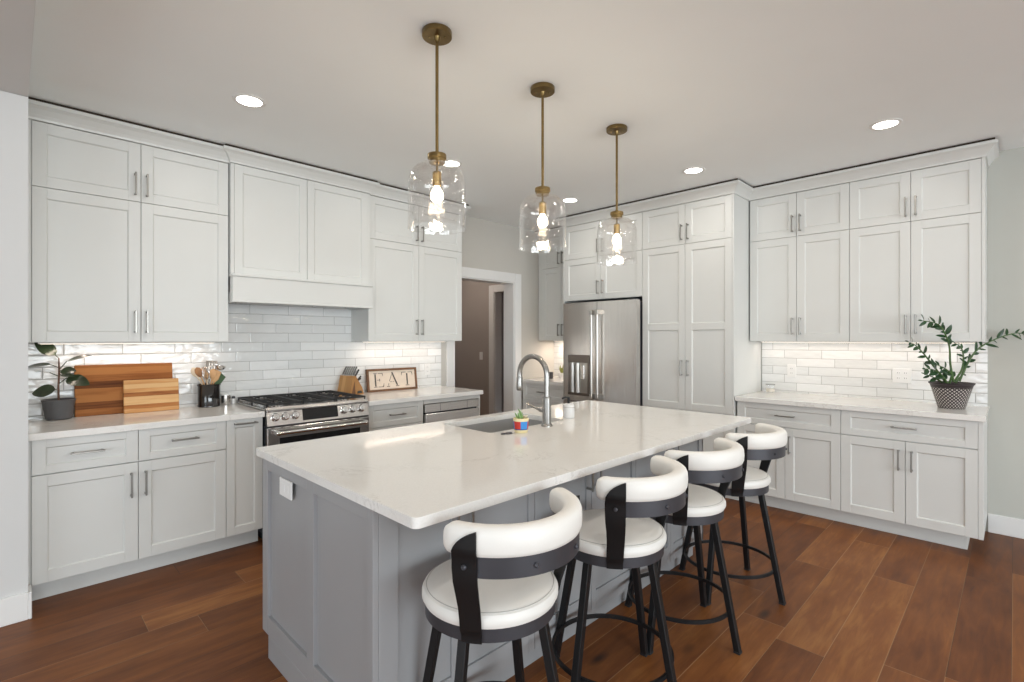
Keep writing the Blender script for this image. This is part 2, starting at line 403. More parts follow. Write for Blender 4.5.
# rear and side walls with wide window openings, behind the camera
b = BM()
box(b, -5.0, -3.2, -7.15, -7.0, 0, ZC); box(b, 3.6, XW+.15, -7.15, -7.0, 0, ZC)
box(b, -3.2, 3.6, -7.15, -7.0, 0, .2); box(b, -3.2, 3.6, -7.15, -7.0, 2.5, ZC)
struct('wall_rear', b, M['wall_light'])
b = BM()
box(b, -5.15, -5.0, -7.15, -3.3, 0, ZC); box(b, -5.15, -5.0, 1.5, YW+.17, 0, ZC)
box(b, -5.15, -5.0, -3.3, 1.5, 0, .2); box(b, -5.15, -5.0, -3.3, 1.5, 2.4, ZC)
struct('wall_side', b, M['wall_light'])
for i in range(4):
    x0 = -3.2+1.7*i; x1 = x0+1.7
    b = BM()
    for a in ((x0, x0+.05, .2, 2.5), (x1-.05, x1, .2, 2.5), (x0+.05, x1-.05, .2, .26), (x0+.05, x1-.05, 2.44, 2.5)):
        box(b, a[0], a[1], -7.12, -7.04, a[2], a[3])
    struct('window_%d' % (i+1), b, M['trim'])
# hall beyond the doorway
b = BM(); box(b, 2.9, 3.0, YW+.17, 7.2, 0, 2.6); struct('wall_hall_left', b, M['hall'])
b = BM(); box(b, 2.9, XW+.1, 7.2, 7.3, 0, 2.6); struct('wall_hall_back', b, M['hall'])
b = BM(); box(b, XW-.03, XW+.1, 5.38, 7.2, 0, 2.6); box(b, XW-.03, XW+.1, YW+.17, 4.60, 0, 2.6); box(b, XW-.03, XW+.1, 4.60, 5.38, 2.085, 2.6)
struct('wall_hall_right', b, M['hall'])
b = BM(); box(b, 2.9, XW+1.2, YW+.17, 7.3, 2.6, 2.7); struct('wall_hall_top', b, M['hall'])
b = BM(); box(b, XW+.10, XW+.14, 4.55, 5.45, .005, 2.1); struct('dark_opening_1', b, plain('unlit_room_shade', (.22, .20, .21), .6))  # dark panel closing the opening; its colour stands for the unlit room beyond
b = BM(); X = XW-.03
box(b, X-.018, X, 5.38, 5.485, 0, 2.19, .003); box(b, X-.018, X, 4.495, 4.60, 0, 2.19, .003); box(b, X-.017, X, 4.60, 5.38, 2.085, 2.19, .003)
box(b, X, X+.13, 5.365, 5.38, 0, 2.085); struct('trim_2', b, M['trim'])
hl = thing('hall_fill_light', 'unseen ceiling light added to brighten the hall beyond the doorway', 'ceiling light', (4.1, 5.6, 2.6))
b = BM(); lathe(b, [(0, -.03), (.09, -.028), (.10, -.02), (.10, -.0005), (0, -.0005)], n=32); obj('diffuser', b, emit('hall_fill_diffuser', (1, .9, .78), 2.), hl, smooth=True)
l = bpy.data.lights.new('hall_fill_point', 'POINT'); l.energy = 13; l.color = (1, .88, .78); l.shadow_soft_size = .1  # added fill for the dark hall, with an unseen fixture modelled above it
o = bpy.data.objects.new('hall_fill_point', l); C.objects.link(o); o.location = (4.1, 5.6, 2.5)
sw = thing('light_switch', 'white light switch on the dim hall wall beyond the doorway', 'light switch', (XW-.031, 5.67, 1.15), -PI/2)
b = BM(); box(b, -.036, .036, -.006, 0, -.058, .058, .002); obj('wall_plate', b, M['plate'], sw)
b = BM(); box(b, -.016, .016, -.010, -.006, -.033, .033, .001); obj('rocker', b, M['plate'], sw)
# doorway casing and jamb
b = BM()
box(b, 3.27, 3.378, YW-.018, YW, 0, 2.19, .003); box(b, 4.297, 4.405, YW-.018, YW, 0, 2.19, .003); box(b, 3.378, 4.297, YW-.018, YW, 2.082, 2.19, .003)
box(b, 3.375, 3.39, YW, YW+.17, 0, 2.085); box(b, 4.285, 4.30, YW, YW+.17, 0, 2.085); box(b, 3.39, 4.285, YW, YW+.17, 2.07, 2.085)
struct('trim_3', b, M['trim'])
# baseboards
b = BM(); box(b, XW-.015, XW, -7.0, .138, 0, .135, .003); struct('baseboard_right', b, M['trim'])
b = BM(); box(b, -5.0, .067, 3.49, 3.505, 0, .135, .003); box(b, .067, .080, 3.49, 3.60, 0, .135, .003); struct('baseboard_left', b, M['trim'])
b = BM(); box(b, 4.405, XW, YW-.015, YW, 0, .135); struct('baseboard_back', b, M['trim'])

# ---------------------------------------------------------------- backsplash
b = BM(); box(b, .068, 3.200, YW-.009, YW, CT-.02, 2.0); struct('trim_4', b, M['tileN'])
def side_slab(name, y0, y1, m):
    b = BM(); box(b, -y1, -y0, -.009, 0, CT-.02, ZU+.02)
    o = struct(name, b, m); o.location = (XW, 0, 0); o.rotation_euler = (0, 0, -PI/2); return o
side_slab('trim_5', .139, 1.69, M['tileE']); side_slab('trim_6', 3.56, YW, M['tileE'])

# ---------------------------------------------------------------- cabinets
def door_bm(x0, x1, z0, z1, st=.062, rail=None, mids=(), th=.02, rec=.009, g=.0016):
    """shaker door: stiles, rails and recessed flat panels with a small inner bevel, as one mesh; face at y=0"""
    rail = st if rail is None else rail
    x0 += g; x1 -= g; z0 += g; z1 -= g
    b = BM(); bv = .0012
    box(b, x0, x0+st, 0, th, z0, z1, bv); box(b, x1-st, x1, 0, th, z0, z1, bv)
    box(b, x0+st, x1-st, 0.0003, th, z0, z0+rail, bv); box(b, x0+st, x1-st, .0003, th, z1-rail, z1, bv)
    cuts = [z0+rail]
    for m in mids:
        box(b, x0+st, x1-st, .0003, th, m-rail/2, m+rail/2, bv); cuts += [m-rail/2, m+rail/2]
    cuts.append(z1-rail)
    for i in range(0, len(cuts), 2):
        a, c = cuts[i], cuts[i+1]
        box(b, x0+st-.001, x1-st+.001, rec, th-.002, a-.001, c+.001)
        e = .006   # sloped inner edge
        X0, X1 = x0+st, x1-st
        O = [(X0, 0.001, a), (X1, .001, a), (X1, .001, c), (X0, .001, c)]
        I = [(X0+e, rec, a+e), (X1-e, rec, a+e), (X1-e, rec, c-e), (X0+e, rec, c-e)]
        ov = [b.verts.new(p) for p in O]; iv = [b.verts.new(p) for p in I]
        for j in range(4): b.faces.new([ov[j], ov[(j+1) % 4], iv[(j+1) % 4], iv[j]])
    return b

def pull_bm(x, z, L=.145, vertical=True, stand=.030, t=.010):
    b = BM()
    if vertical:
        box(b, x-t/2, x+t/2, -stand-t*.8, -stand, z-L/2, z+L/2, .0015)
        for s in (-1, 1): box(b, x-t/2, x+t/2, -stand, 0.002, z+s*(L/2-t)-t/2, z+s*(L/2-t)+t/2, .001)
    else:
        box(b, x-L/2, x+L/2, -stand-t*.8, -stand, z-t/2, z+t/2, .0015)
        for s in (-1, 1): box(b, x+s*(L/2-t)-t/2, x+s*(L/2-t)+t/2, -stand, .002, z-t/2, z+t/2, .001)
    return b

class Cab:
    """a cabinet facing the room. run 'N' = range wall (facing -y), 'E' = fridge wall (facing -x); s runs left to right seen from the room"""
    def __init__(s, name, label, run, face, s0, s1, z0, z1, depth, mat, cat='cabinet', group=None, body=True, toe=None):
        s.mat = mat; s.c = (s0+s1)/2; s.z = 0 if toe else z0
        if run == 'N': loc, rz = (s.c, face, s.z), 0
        else: loc, rz = (face, -s.c, s.z), -PI/2
        s.root = thing(name, label, cat, loc, rz, group)
        if body:
            b = BM(); e = .0008
            box(b, s0-s.c+e, s1-s.c-e, .021, depth-.002, z0-s.z, z1-s.z)
            obj('body', b, mat, s.root)
        if toe:
            b = BM(); box(b, s0-s.c, s1-s.c-toe[1], .0985, .115, .001, z0+.002); obj('toe_kick', b, mat, s.root)
    def L(s, bm): bmesh.ops.translate(bm, verts=bm.verts, vec=(-s.c, 0, -s.z)); return bm
    def door(s, x0, x1, z0, z1, pull=None, name='door', **k):
        d = obj(name, s.L(door_bm(x0, x1, z0, z1, **k)), s.mat, s.root)
        if pull:
            h = obj('handle', s.L(pull_bm(*pull[:2], vertical=pull[2])), M['nickel'], d)
        return d
    def panel(s, name, x0, x1, y0, y1, z0, z1, bev=.001, parent=None, mat=None):
        b = BM(); box(b, x0, x1, y0, y1, z0, z1, bev); return obj(name, s.L(b), mat or s.mat, parent or s.root)

def wall_pair(name, label, run, face, s0, s1, depth, zlo=ZU, group='white wall cabinets'):
    c = Cab(name, label, run, face, s0, s1, zlo, ZT+.06, depth, M['cab'], 'cabinet')
    m = (s0+s1)/2; o = .030
    c.door(s0, m, zlo, ZS, (m-o, zlo+.128, True)); c.door(m, s1, zlo, ZS, (m+o, zlo+.128, True))
    c.door(s0, m, ZS, ZT, (m-o, ZS+.108, True)); c.door(m, s1, ZS, ZT, (m+o, ZS+.108, True))
    return c
wc = wall_pair('wall_cabinet', 'tall white wall cabinet above the dark potted plant and cutting boards', 'N', YU, .088, 1.098, YW-YU)
wc.panel('filler', .068, .088, .004, .03, ZU, ZT+.06)
wall_pair('wall_cabinet', 'white wall cabinet above the EAT sign, right of the range hood', 'N', YU, 2.188, 3.225, YW-YU)
wall_pair('wall_cabinet', 'white wall cabinet beside the tall pantry, above the small glass jar', 'E', XU, -1.688, -.928, XW-XU)
wc = wall_pair('wall_cabinet', 'white wall cabinet at the open end, above the patterned pot', 'E', XU, -.928, -.160, XW-XU)
wc.panel('end_panel', -.160, -.142, 0, XW-XU-.002, ZU, ZT+.06)
wc = wall_pair('wall_cabinet', 'narrow white wall cabinet in the corner left of the refrigerator', 'E', XU, -4.19, -3.572, XW-XU)
wc.panel('filler', -4.25, -4.19, .004, .03, ZU, ZT+.06)
wall_pair('over_refrigerator_cabinet', 'deep white cabinet directly over the refrigerator', 'E', XP, -3.556, -2.578, XW-XP, zlo=1.822)
# pantry
c = Cab('pantry_cabinet', 'full-height white pantry cabinet right of the refrigerator', 'E', XP, -2.577, -1.698, ZB, ZT+.06, XW-XP, M['cab'], toe=(1, 0))
m = -2.137
for a, d, sg in ((-2.577, m, -1), (m, -1.711, 1)):
    c.door(a, d, ZS, ZT, (m+sg*.03, ZS+.108, True))
    c.door(a, d, .752, ZS, (m+sg*.03, 1.14, True), mids=(1.518,))
    c.door(a, d, ZB, .752, (m+sg*.03, .63, True))
c.panel('side_stile', -1.711, -1.698, .002, .03, ZB, ZT+.05)
# refrigerator side panel
b = BM(); box(b, XP, XW-.002, 3.557, 3.571, 0.001, ZT+.05, .001)
tag(obj('refrigerator_side_panel', b, M['cab']), 'white full-height panel on the far side of the refrigerator', 'panel')

def base_std(name, label, run, face, s0, s1, depth, doors=2, top=.874, toe=(1, 0), body1=None):
    c = Cab(name, label, run, face, s0, s1, ZB, top, depth, M['cab'], toe=toe)
    m = (s0+s1)/2
    return c, m
# left of range: two-door base with two drawers
c, m = base_std('base_cabinet', 'white base cabinet under the rubber plant and cutting boards', 'N', YD, .0795, .9965, YW-YD)
m = .533
c.door(.0795, m, .690, .874, (.306, .784, False), 'drawer', st=.055, rail=.042)
c.door(m, .9965, .690, .874, (.765, .790, False), 'drawer', st=.055, rail=.042)
c.door(.0795, m, ZB, .687, (m-.034, .562, True)); c.door(m, .9965, ZB, .687, (m+.034, .562, True))
c.panel('filler', .068, .0795, .006, .03, .003, .874)
# pull-out
c = Cab('pull_out_cabinet', 'narrow white pull-out cabinet just left of the range', 'N', YD, .9965, 1.222, ZB, .874, YW-YD, M['cab'], toe=(1, 0))
c.door(.9965, 1.222, ZB, .874, (1.11, .846, False), 'pull_out_front', st=.05, rail=.052)
# right of range: drawers
c = Cab('drawer_cabinet', 'white drawer cabinet right of the range, under the EAT sign', 'N', YD, 2.002, 2.537, ZB, .874, YW-YD, M['cab'], toe=(1, 0))
for a, d in ((.690, .874), (.402, .688), (ZB, .400)): c.door(2.002, 2.537, a, d, (2.27, (a+d)/2+(.0 if a > .6 else .05), False), 'drawer', st=.055, rail=.042)
# under-counter appliance cabinet
c = Cab('base_cabinet', 'white base cabinet housing the stainless undercounter appliance by the doorway', 'N', YD, 2.537, 3.190, ZB, .874, YW-YD, M['cab'], body=False, toe=(1, 0))
c.panel('body', 2.5375, 2.548, .021, YW-YD-.02, ZB, .874); c.panel('side_panel', 3.174, 3.190, 0, YW-YD-.02, ZB, .874); c.panel('top_rail', 2.540, 3.174, 0, .03, .838, .874); c.panel('lower_panel', 2.54, 3.174, 0, .02, ZB, .40)
# appliance
ap = thing('microwave_drawer', 'stainless undercounter drawer appliance near the doorway', 'microwave drawer', (2.861, YD, .405))
b = BM(); box(b, -.309, .309, .03, .55, 0, .429); obj('casing', b, M['dgrey'], ap)
b = BM(); box(b, -.306, .306, -.004, .03, .356, .429, .002); obj('control_panel', b, M['steelh'], ap)
b = BM(); box(b, -.306, .306, -.012, .03, .002, .345, .003); fr = obj('drawer_front', b, M['steelh'], ap)
b = BM(); box(b, -.20, .20, -.0135, -.012, .06, .24, .0005); obj('window', b, M['blackglass'], fr)
b = BM(); box(b, -.145, -.142, -.0045, -.0035, .358, .427); box(b, .165, .168, -.0045, -.0035, .358, .427); obj('divider', b, M['dgrey'], ap)
# fridge wall right bases
for i, (s0, s1, md, lab) in enumerate(((-1.682, -.923, -1.307, 'white base cabinet beside the tall pantry, behind the farthest stool'), (-.923, -.165, -.538, 'white base cabinet at the open end of the run, below the patterned pot'))):
    c = Cab('base_cabinet', lab, 'E', XD, s0, s1, ZB, .874, XW-XD, M['cab'], toe=(1, 0 if i == 0 else .068))
    c.door(s0, s1, .693, .874, ((s0+s1)/2-.0, .785, False), 'drawer', st=.062, rail=.045)
    c.door(s0, md, ZB, .690, (md-.036, .560, True)); c.door(md, s1, ZB, .690, (md+.036, .560, True))
    if i: c.panel('end_panel', -.165, -.140, 0, XW-XD-.002, ZB, .874); c.panel('toe_return', -.233, -.222, .0995, XW-XD-.02, .001, ZB-.001)
# corner base
c = Cab('drawer_cabinet', 'white drawer cabinet in the far corner, left of the refrigerator', 'E', XD, -4.235, -3.572, ZB, .874, XW-XD, M['cab'], toe=(1, 0))
for a, d in ((.690, .874), (.402, .688), (ZB, .400)): c.door(-4.225, -3.572, a, d, (-3.90, (a+d)/2, False), 'drawer', st=.055, rail=.042)

# crown mouldings: mitred sweep of one profile
def crown(name, path, z0=2.650, z1=ZCR, out=.064, prof=None, mat=None):
    prof = prof or [(.000, z0), (.010, z0), (.012, z0+.012), (.022, z0+.030), (.042, z0+.056), (.056, z0+.066), (out, z0+.070), (out, z1), (-.02, z1), (-.02, z0)]
    P = [Vector(p) for p in path]; n = len(P); b = BM(); rings = []
    for i, p in enumerate(P):
        d0 = (P[i]-P[i-1]).normalized() if i else (P[1]-P[0]).normalized()
        d1 = (P[i+1]-P[i]).normalized() if i < n-1 else d0
        n0 = Vector((d0.y, -d0.x)); n1 = Vector((d1.y, -d1.x))
        mt = n0 if abs(n0.dot(n1)) > .99 else (n0+n1)
        rings.append([b.verts.new((p.x+mt.x*o, p.y+mt.y*o, z)) for o, z in prof])
    k = len(prof)
    for i in range(n-1):
        for j in range(k): b.faces.new([rings[i][j], rings[i][(j+1) % k], rings[i+1][(j+1) % k], rings[i+1][j]])
    b.faces.new(rings[0]); b.faces.new(rings[-1][::-1])
    return struct(name, b, mat or M['cab'])
YH = 3.909
path_a = [(.068, YU), (1.108, YU), (1.108, YH), (2.180, YH), (2.180, YU), (3.225, YU), (3.225, YW)]
path_b = [(XU, YW), (XU, 3.571), (XP, 3.571), (XP, 1.698), (XU, 1.698), (XU, .142), (XW, .142)]
crown('trim_7', path_a); crown('trim_8', path_b)
# dark strip whose colour paints the shade in the gap between crown and ceiling
gap_prof = [(.036, ZCR), (.050, ZCR), (.050, ZC-.0004), (.036, ZC-.0004)]; gap_shade = plain('crown_gap_shade', (.045, .034, .026), .9, spec=.1)
crown('trim_9', path_a, prof=gap_prof, mat=gap_shade); crown('trim_10', path_b, prof=gap_prof, mat=gap_shade)

# ---------------------------------------------------------------- range hood
hd = thing('range_hood', 'white panelled range hood between the wall cabinets, above the range', 'range hood', (1.644, YH, 1.664))
def HB(*a, **k):
    b = BM(); box(b, a[0]-1.644, a[1]-1.644, a[2]-YH, a[3]-YH, a[4]-1.664, a[5]-1.664, k.get('bev', 0)); return b
obj('body', HB(1.104, 2.184, YH+.021, YW-.010, 1.74, ZT+.05), M['cab'], hd)
for a in (1.104, 2.163): obj('stile', HB(a, a+.021, YH, YH+.021, 1.862, ZT), M['cab'], hd)
for a, d in ((1.125, 1.644), (1.644, 2.163)):
    b = door_bm(a, d, 1.862, ZT, st=.055); bmesh.ops.translate(b, verts=b.verts, vec=(-1.644, -.004, -1.664)); obj('panel', b, M['cab'], hd)
b = HB(1.099, 2.189, YH-.052, YH+.03, 1.846, 1.864, bev=.004); obj('ledge', b, M['cab'], hd)
b = HB(1.104, 2.184, YH-.042, YH-.02, 1.664, 1.846, bev=.002); merge(b, HB(1.104, 1.124, YH-.02, YW-.010, 1.664, 1.846)); merge(b, HB(2.164, 2.184, YH-.02, YW-.010, 1.664, 1.846)); obj('skirt', b, M['cab'], hd)
b = HB(1.098, 2.190, YH-.048, YH-.018, 1.664, 1.680, bev=.003); obj('lower_bead', b, M['cab'], hd)
obj('liner', HB(1.125, 2.163, YH-.02, YW-.012, 1.70, 1.72), M['steelh'], hd)

# ---------------------------------------------------------------- worktops
def slab(name, label, x0, x1, y0, y1, cat='worktop'):
    b = BM(); box(b, x0, x1, y0, y1, CT-.038, CT, .003, 2); return tag(obj(name, b, M['quartz'], smooth=False), label, cat)
slab('worktop', 'white quartz worktop left of the range, holding plant and boards', .068, 1.226, YD-.031, YW-.010)
slab('worktop', 'white quartz worktop right of the range, holding the EAT sign', 2.000, 3.205, YD-.031, YW-.010)
slab('worktop', 'white quartz worktop on the right run, holding the patterned pot', XD-.031, XW-.010, .128, 1.690)
slab('worktop', 'small white quartz worktop in the far corner beside the refrigerator', XD-.031, XW-.010, 3.567, YW-.010)

# ---------------------------------------------------------------- island
IX0, IX1, IY0, IY1 = .7835, 3.280, 1.1587, 2.4248
SX0, SX1, SY0, SY1 = 1.775, 2.395, 1.935, 2.345   # sink cut-out
def rounded(x0, x1, y0, y1, r, n=6):
    o = []
    for cx, cy, a0 in ((x1-r, y0+r, -PI/2), (x1-r, y1-r, 0), (x0+r, y1-r, PI/2), (x0+r, y0+r, PI)):
        for i in range(n+1):
            a = a0+PI/2*i/n; o.append((cx+r*math.cos(a), cy+r*math.sin(a)))
    return o
def ring_slab(outer, inner, z0, z1):
    b = BM(); ed = []
    for lp in (outer, inner):
        vs = [b.verts.new((x, y, z1)) for x, y in lp]
        ed += [b.edges.new((vs[i], vs[(i+1) % len(vs)])) for i in range(len(vs))]
    r = bmesh.ops.triangle_fill(b, use_beauty=True, use_dissolve=False, edges=ed)
    fs = [g for g in r['geom'] if isinstance(g, bmesh.types.BMFace)]
    e = bmesh.ops.extrude_face_region(b, geom=fs)
    bmesh.ops.translate(b, verts=[g for g in e['geom'] if isinstance(g, bmesh.types.BMVert)], vec=(0, 0, z0-z1))
    return b
b = ring_slab(rounded(IX0, IX1, IY0, IY1, .022), rounded(SX0, SX1, SY0, SY1, .02, 4), CT-.032, CT)
isl = obj('island_worktop', b, M['quartz'], smooth=True); tag(isl, 'large white quartz island worktop with sink cut-out and stool overhang', 'worktop')
mo = isl.modifiers.new('bevel', 'BEVEL'); mo.width = .003; mo.segments = 2; mo.limit_method = 'ANGLE'; mo.angle_limit = 1.0

ib = thing('kitchen_island', 'grey panelled kitchen island base beneath the white worktop', 'kitchen island', (2.0, 1.9, 0))
def IB(x0, x1, y0, y1, z0, z1, bev=0): 
    b = BM(); box(b, x0-2.0, x1-2.0, y0-1.9, y1-1.9, z0, z1, bev); return b
BX0, BX1, BY0, BY1 = .806, 3.172, 1.424, 2.394
b = IB(BX0+.019, BX1-.012, BY0+.021, BY1-.10, .10, .66); merge(b, IB(BX0+.019, 1.74, BY0+.021, BY1-.021, .10, .8815)); merge(b, IB(2.43, BX1-.012, BY0+.021, BY1-.021, .10, .8815)); merge(b, IB(1.74, 2.43, BY0+.021, 1.89, .66, .8815))
obj('body', b, M['grey'], ib)
b = IB(BX0+.019, BX1-.03, BY0+.055, BY1-.075, .001, .10); obj('toe_kick', b, M['grey'], ib)
# end panel facing the camera side (-x): stiles and rails over a recessed field
b = BM(); X = BX0-2.0
def EP(y0, y1, z0, z1, d0=0., d1=.020): box(b, X+d0, X+d1, y0-1.9, y1-1.9, z0, z1, .0012)
EP(BY0, BY0+.036, .10, .8815); EP(1.860, 1.922, .10, .8815); EP(2.330, BY1, .10, .8815)
for y0, y1 in ((BY0+.036, 1.860), (1.922, 2.330)): EP(y0, y1, .826, .8815, .0003); EP(y0, y1, .10, .180, .0003); box(b, X+.0145, X+.0185, y0-1.9-.001, y1-1.9+.001, .18, .827)
EP(BY0, BY1-.07, .001, .10, .0004); 
obj('end_panel', b, M['grey'], ib)
# the other end
b = BM(); box(b, BX1-2.0-.014, BX1-2.0, BY0-1.9, BY1-1.9, .10, .8815, .001); obj('end_panel', b, M['grey'], ib)
# seating side doors
for x0, x1, st0, st1 in ((BX0, 1.157, .072, .036), (1.157, 1.560, .036, .036), (1.560, 1.958, .036, .036), (1.958, 2.355, .036, .036), (2.355, 2.740, .036, .036), (2.740, BX1, .036, .058)):
    b = BM(); g = .0015; y = BY0-1.9
    a, d = x0-2+g, x1-2-g; z0, z1 = .10, .880
    if x0 == BX0: a = x0-2+.0205
    box(b, a, a+st0, y, y+.02, z0, z1, .001); box(b, d-st1, d, y, y+.02, z0, z1, .001)
    box(b, a+st0, d-st1, y+.0003, y+.02, z0, .196, .001); box(b, a+st0, d-st1, y+.0003, y+.02, z1-.075, z1, .001)
    box(b, a+st0-.001, d-st1+.001, y+.010, y+.018, .195, z1-.074)
    dr = obj('door', b, M['grey'], ib)
    left = x1 in (1.157, 1.958, 2.740)
    hx = (x1-.033 if left else x0+.033)-2
    hb = pull_bm(hx, .765); bmesh.ops.translate(hb, verts=hb.verts, vec=(0, BY0-1.9, 0)); obj('handle', hb, M['nickel'], dr)
# range side door fronts
for i in range(4):
    x0 = .82+i*.585; x1 = x0+.585
    b = door_bm(x0-2, x1-2, .10, .878, st=.06); bmesh.ops.rotate(b, verts=b.verts, cent=((x0+x1)/2-2, 0, 0), matrix=Matrix.Rotation(PI, 3, 'Z'))
    bmesh.ops.translate(b, verts=b.verts, vec=(0, BY1-1.9, 0)); obj('door', b, M['grey'], ib)
# outlet on end
ot = thing('wall_outlet', 'white horizontal outlet plate on the grey island end panel', 'outlet', (BX0, 2.115, .792), -PI/2)
b = BM(); box(b, -.061, .061, -.007, 0, -.037, .037, .002); obj('wall_plate', b, M['plate'], ot)
for s in (-.02, .02):
    b = BM(); box(b, s-.014, s+.014, -.0085, -.007, -.017, .017, .0006); obj('socket', b, M['plate'], ot)

# sink
sk = thing('sink', 'undermount stainless sink set into the island worktop', 'sink', (2.085, 2.14, .66))
b = BM(); z0 = .0; zt = CT-.0325-.66
o1 = rounded(SX0-.012, SX1+.012, SY0-.012, SY1+.012, .03); o2 = rounded(SX0-.003, SX1+.003, SY0-.003, SY1+.003, .025)
o1 = [(x-2.085, y-2.14) for x, y in o1]; o2 = [(x-2.085, y-2.14) for x, y in o2]; n = len(o1)
f = [[b.verts.new((x, y, z)) for x, y in lp] for lp, z in ((o1, zt), (o1, zt-.21), (o2, zt-.198), (o2, zt))]
for A, B_ in ((0, 1), (2, 3), (3, 0)):
    for j in range(n): b.faces.new([f[A][j], f[A][(j+1) % n], f[B_][(j+1) % n], f[B_][j]])
b.faces.new(f[1]); b.faces.new(f[2])
obj('basin', b, M['basin'], sk, smooth=True)
b = BM(); lathe(b, [(0, .030), (.03, .030), (.042, .034), (.045, .0275)], (0, 0, 0), 24); obj('drain', b, M['chrome'], sk, smooth=True)

# faucet
fa = thing('faucet', 'tall brushed gooseneck faucet standing beside the island sink', 'faucet', (2.143, 1.865, CT+.0005))
b = BM(); lathe(b, [(0, 0), (.033, 0), (.033, .006), (.027, .012), (.025, .016), (.0245, .155), (.021, .165), (0, .165)], n=28); obj('body', b, M['faucet'], fa, smooth=True)
R_ = .107; zc = .283; pts = [(0, 0, .15), (0, 0, .2)]
for i in range(0, 19):
    a = PI*i/18*1.0; pts.append((0, R_-R_*math.cos(a), zc+R_*math.sin(a)))
pts.append((0, 2*R_, zc-.025))
b = BM(); tube(b, pts, .0155, 16); obj('gooseneck', b, M['faucet'], fa, smooth=True)
b = BM(); lathe(b, [(0, 0), (.015, 0), (.0185, .008), (.0195, .03), (.0175, .075), (.0165, .08), (0, .08)], (0, 2*R_, zc-.098), 24); sh = obj('spray_head', b, M['faucet'], fa, smooth=True)
b = BM(); box(b, -.006, .006, 2*R_+.015, 2*R_+.023, zc-.085, zc-.050, .002); obj('button', b, M['dgrey'], sh)
b = BM(); tube(b, [(0, .015, .085), (-.004, .05, .088)], .013, 16); tube(b, [(-.004, .05, .088), (-.010, .075, .095), (-.03, .125, .118)], [.009, .0065, .0055], 12); obj('lever', b, M['faucet'], fa, smooth=True)
b = BM(); torus(b, .0245, .002, .160, m=8); obj('ring', b, M['faucet'], fa, smooth=True)

# soap dispenser jar
so = thing('soap_dispenser', 'white lidded soap jar with black pump beside the faucet', 'soap dispenser', (2.468, 1.968, CT+.0005))
b = BM(); lathe(b, [(0, 0), (.033, 0), (.036, .004), (.036, .060), (.034, .064), (0, .064)], n=32); obj('jar', b, M['potwhite'], so, smooth=True)
b = BM(); lathe(b, [(.0335, .064), (.0365, .066), (.0365, .072), (.034, .080), (.022, .088), (0, .090)], n=32); obj('lid', b, M['potwhite'], so, smooth=True)
b = BM(); torus(b, .0365, .0013, .066, m=6); obj('band', b, M['nickel'], so)
b = BM(); tube(b, [(0, 0, .088), (0, 0, .128)], .0075, 12); tube(b, [(0, 0, .124), (-.02, .012, .127), (-.038, .022, .120)], .0055, 10); obj('pump', b, M['black'], so, smooth=True)

# ---------------------------------------------------------------- leaves
def leaf(bm, p, d, up, L, W, curl=.15, fold=.25, n=8, point=1.0):
    """a leaf blade from point p along d; up = upper side"""
    p = Vector(p); d = Vector(d).normalized(); up = Vector(up); s = d.cross(up).normalized(); up = s.cross(d).normalized()
    rows = []
    for i in range(n+1):
        t = i/n; wd = W/2*(math.sin(PI*min(1, t**.8))**.75)*(1 if t < .98 else .3)+.0004
        c = p+d*(L*t)-up*(curl*L*t*t)
        rows.append([bm.verts.new(c+s*(wd*k)+up*(abs(k)*wd*fold)) for k in (-1, -.5, 0, .5, 1)])
    for i in range(n):
        for j in range(4): bm.faces.new([rows[i][j], rows[i][j+1], rows[i+1][j+1], rows[i+1][j]])

RT = Vector((.7077, -.7065, 0)); FW = Vector((.7055, .7087, 0)); UP = Vector((0, 0, 1))

# small painted pot with plant at the sink
pp = thing('potted_plant', 'tiny plant in red and blue painted pot at the sink front edge', 'potted plant', (1.905, 1.838, CT+.0005))
b = BM(); lathe(b, [(0, 0), (.033, 0), (.0355, .003), (.0365, .016), (.0400, .060), (.0412, .061), (.0415, .074), (.037, .076), (.035, .066), (0, .062)], n=32); pot = obj('pot', b, M['cream'], pp, smooth=True)
b = BM(); lathe(b, [(.037, .016), (.0375, .021), (.0375, .021)], n=32); obj('stripe', b, M['darkblue'], pot, smooth=True)
for k in range(6):
    b = BM(); a0 = -2.42+k*PI/3; N = 8
    g = [[b.verts.new((r*math.cos(a0+PI/3*i/N), r*math.sin(a0+PI/3*i/N), z)) for i in range(N+1)] for r, z in ((.0375, .021), (.0405, .060))]
    for i in range(N): b.faces.new([g[0][i], g[0][i+1], g[1][i+1], g[1][i]])
    obj('painted_panel', b, M['blue'] if k % 2 == 0 else M['red'], pot, smooth=True)
b = BM(); lathe(b, [(0, .064), (.035, .064)], n=20); obj('soil', b, M['soil'], pp)
b = BM()
for k in range(9):
    a = k*2.4; leaf(b, (.012*math.cos(a), .012*math.sin(a), .064), (math.cos(a)*.6-.35, math.sin(a)*.5+.35, 1.1), (math.cos(a), math.sin(a), .3), .036+.012*(k % 3), .010, .3)
obj('foliage', b, M['succ'], pp, smooth=True)
b = BM()
for k in range(5):
    a = k*1.26; c0 = Vector((.018, -.014, .074)); leaf(b, c0, (math.cos(a), math.sin(a), .9), (0, 0, 1), .022, .016, .1)
tube(b, [(0.01, -.008, .062), (.018, -.014, .078)], .0015, 6); obj('flower', b, M['petal'], pp, smooth=True)
b = BM(); tube(b, [(.0+.022*math.cos(t*.52), .022*math.sin(t*.52)*.7, .0028) for t in range(13)], .0022, 6, caps=False)
tube(b, [(-.032+.014*math.cos(t*.52), .006+.014*math.sin(t*.52)*.8, .0028) for t in range(13)], .0020, 6, caps=False)
tag(obj('sink_ring', b, M['dgrey'], smooth=True, loc=(1.83, 1.855, CT)), 'small dark looped rings lying beside the painted pot', 'rings')

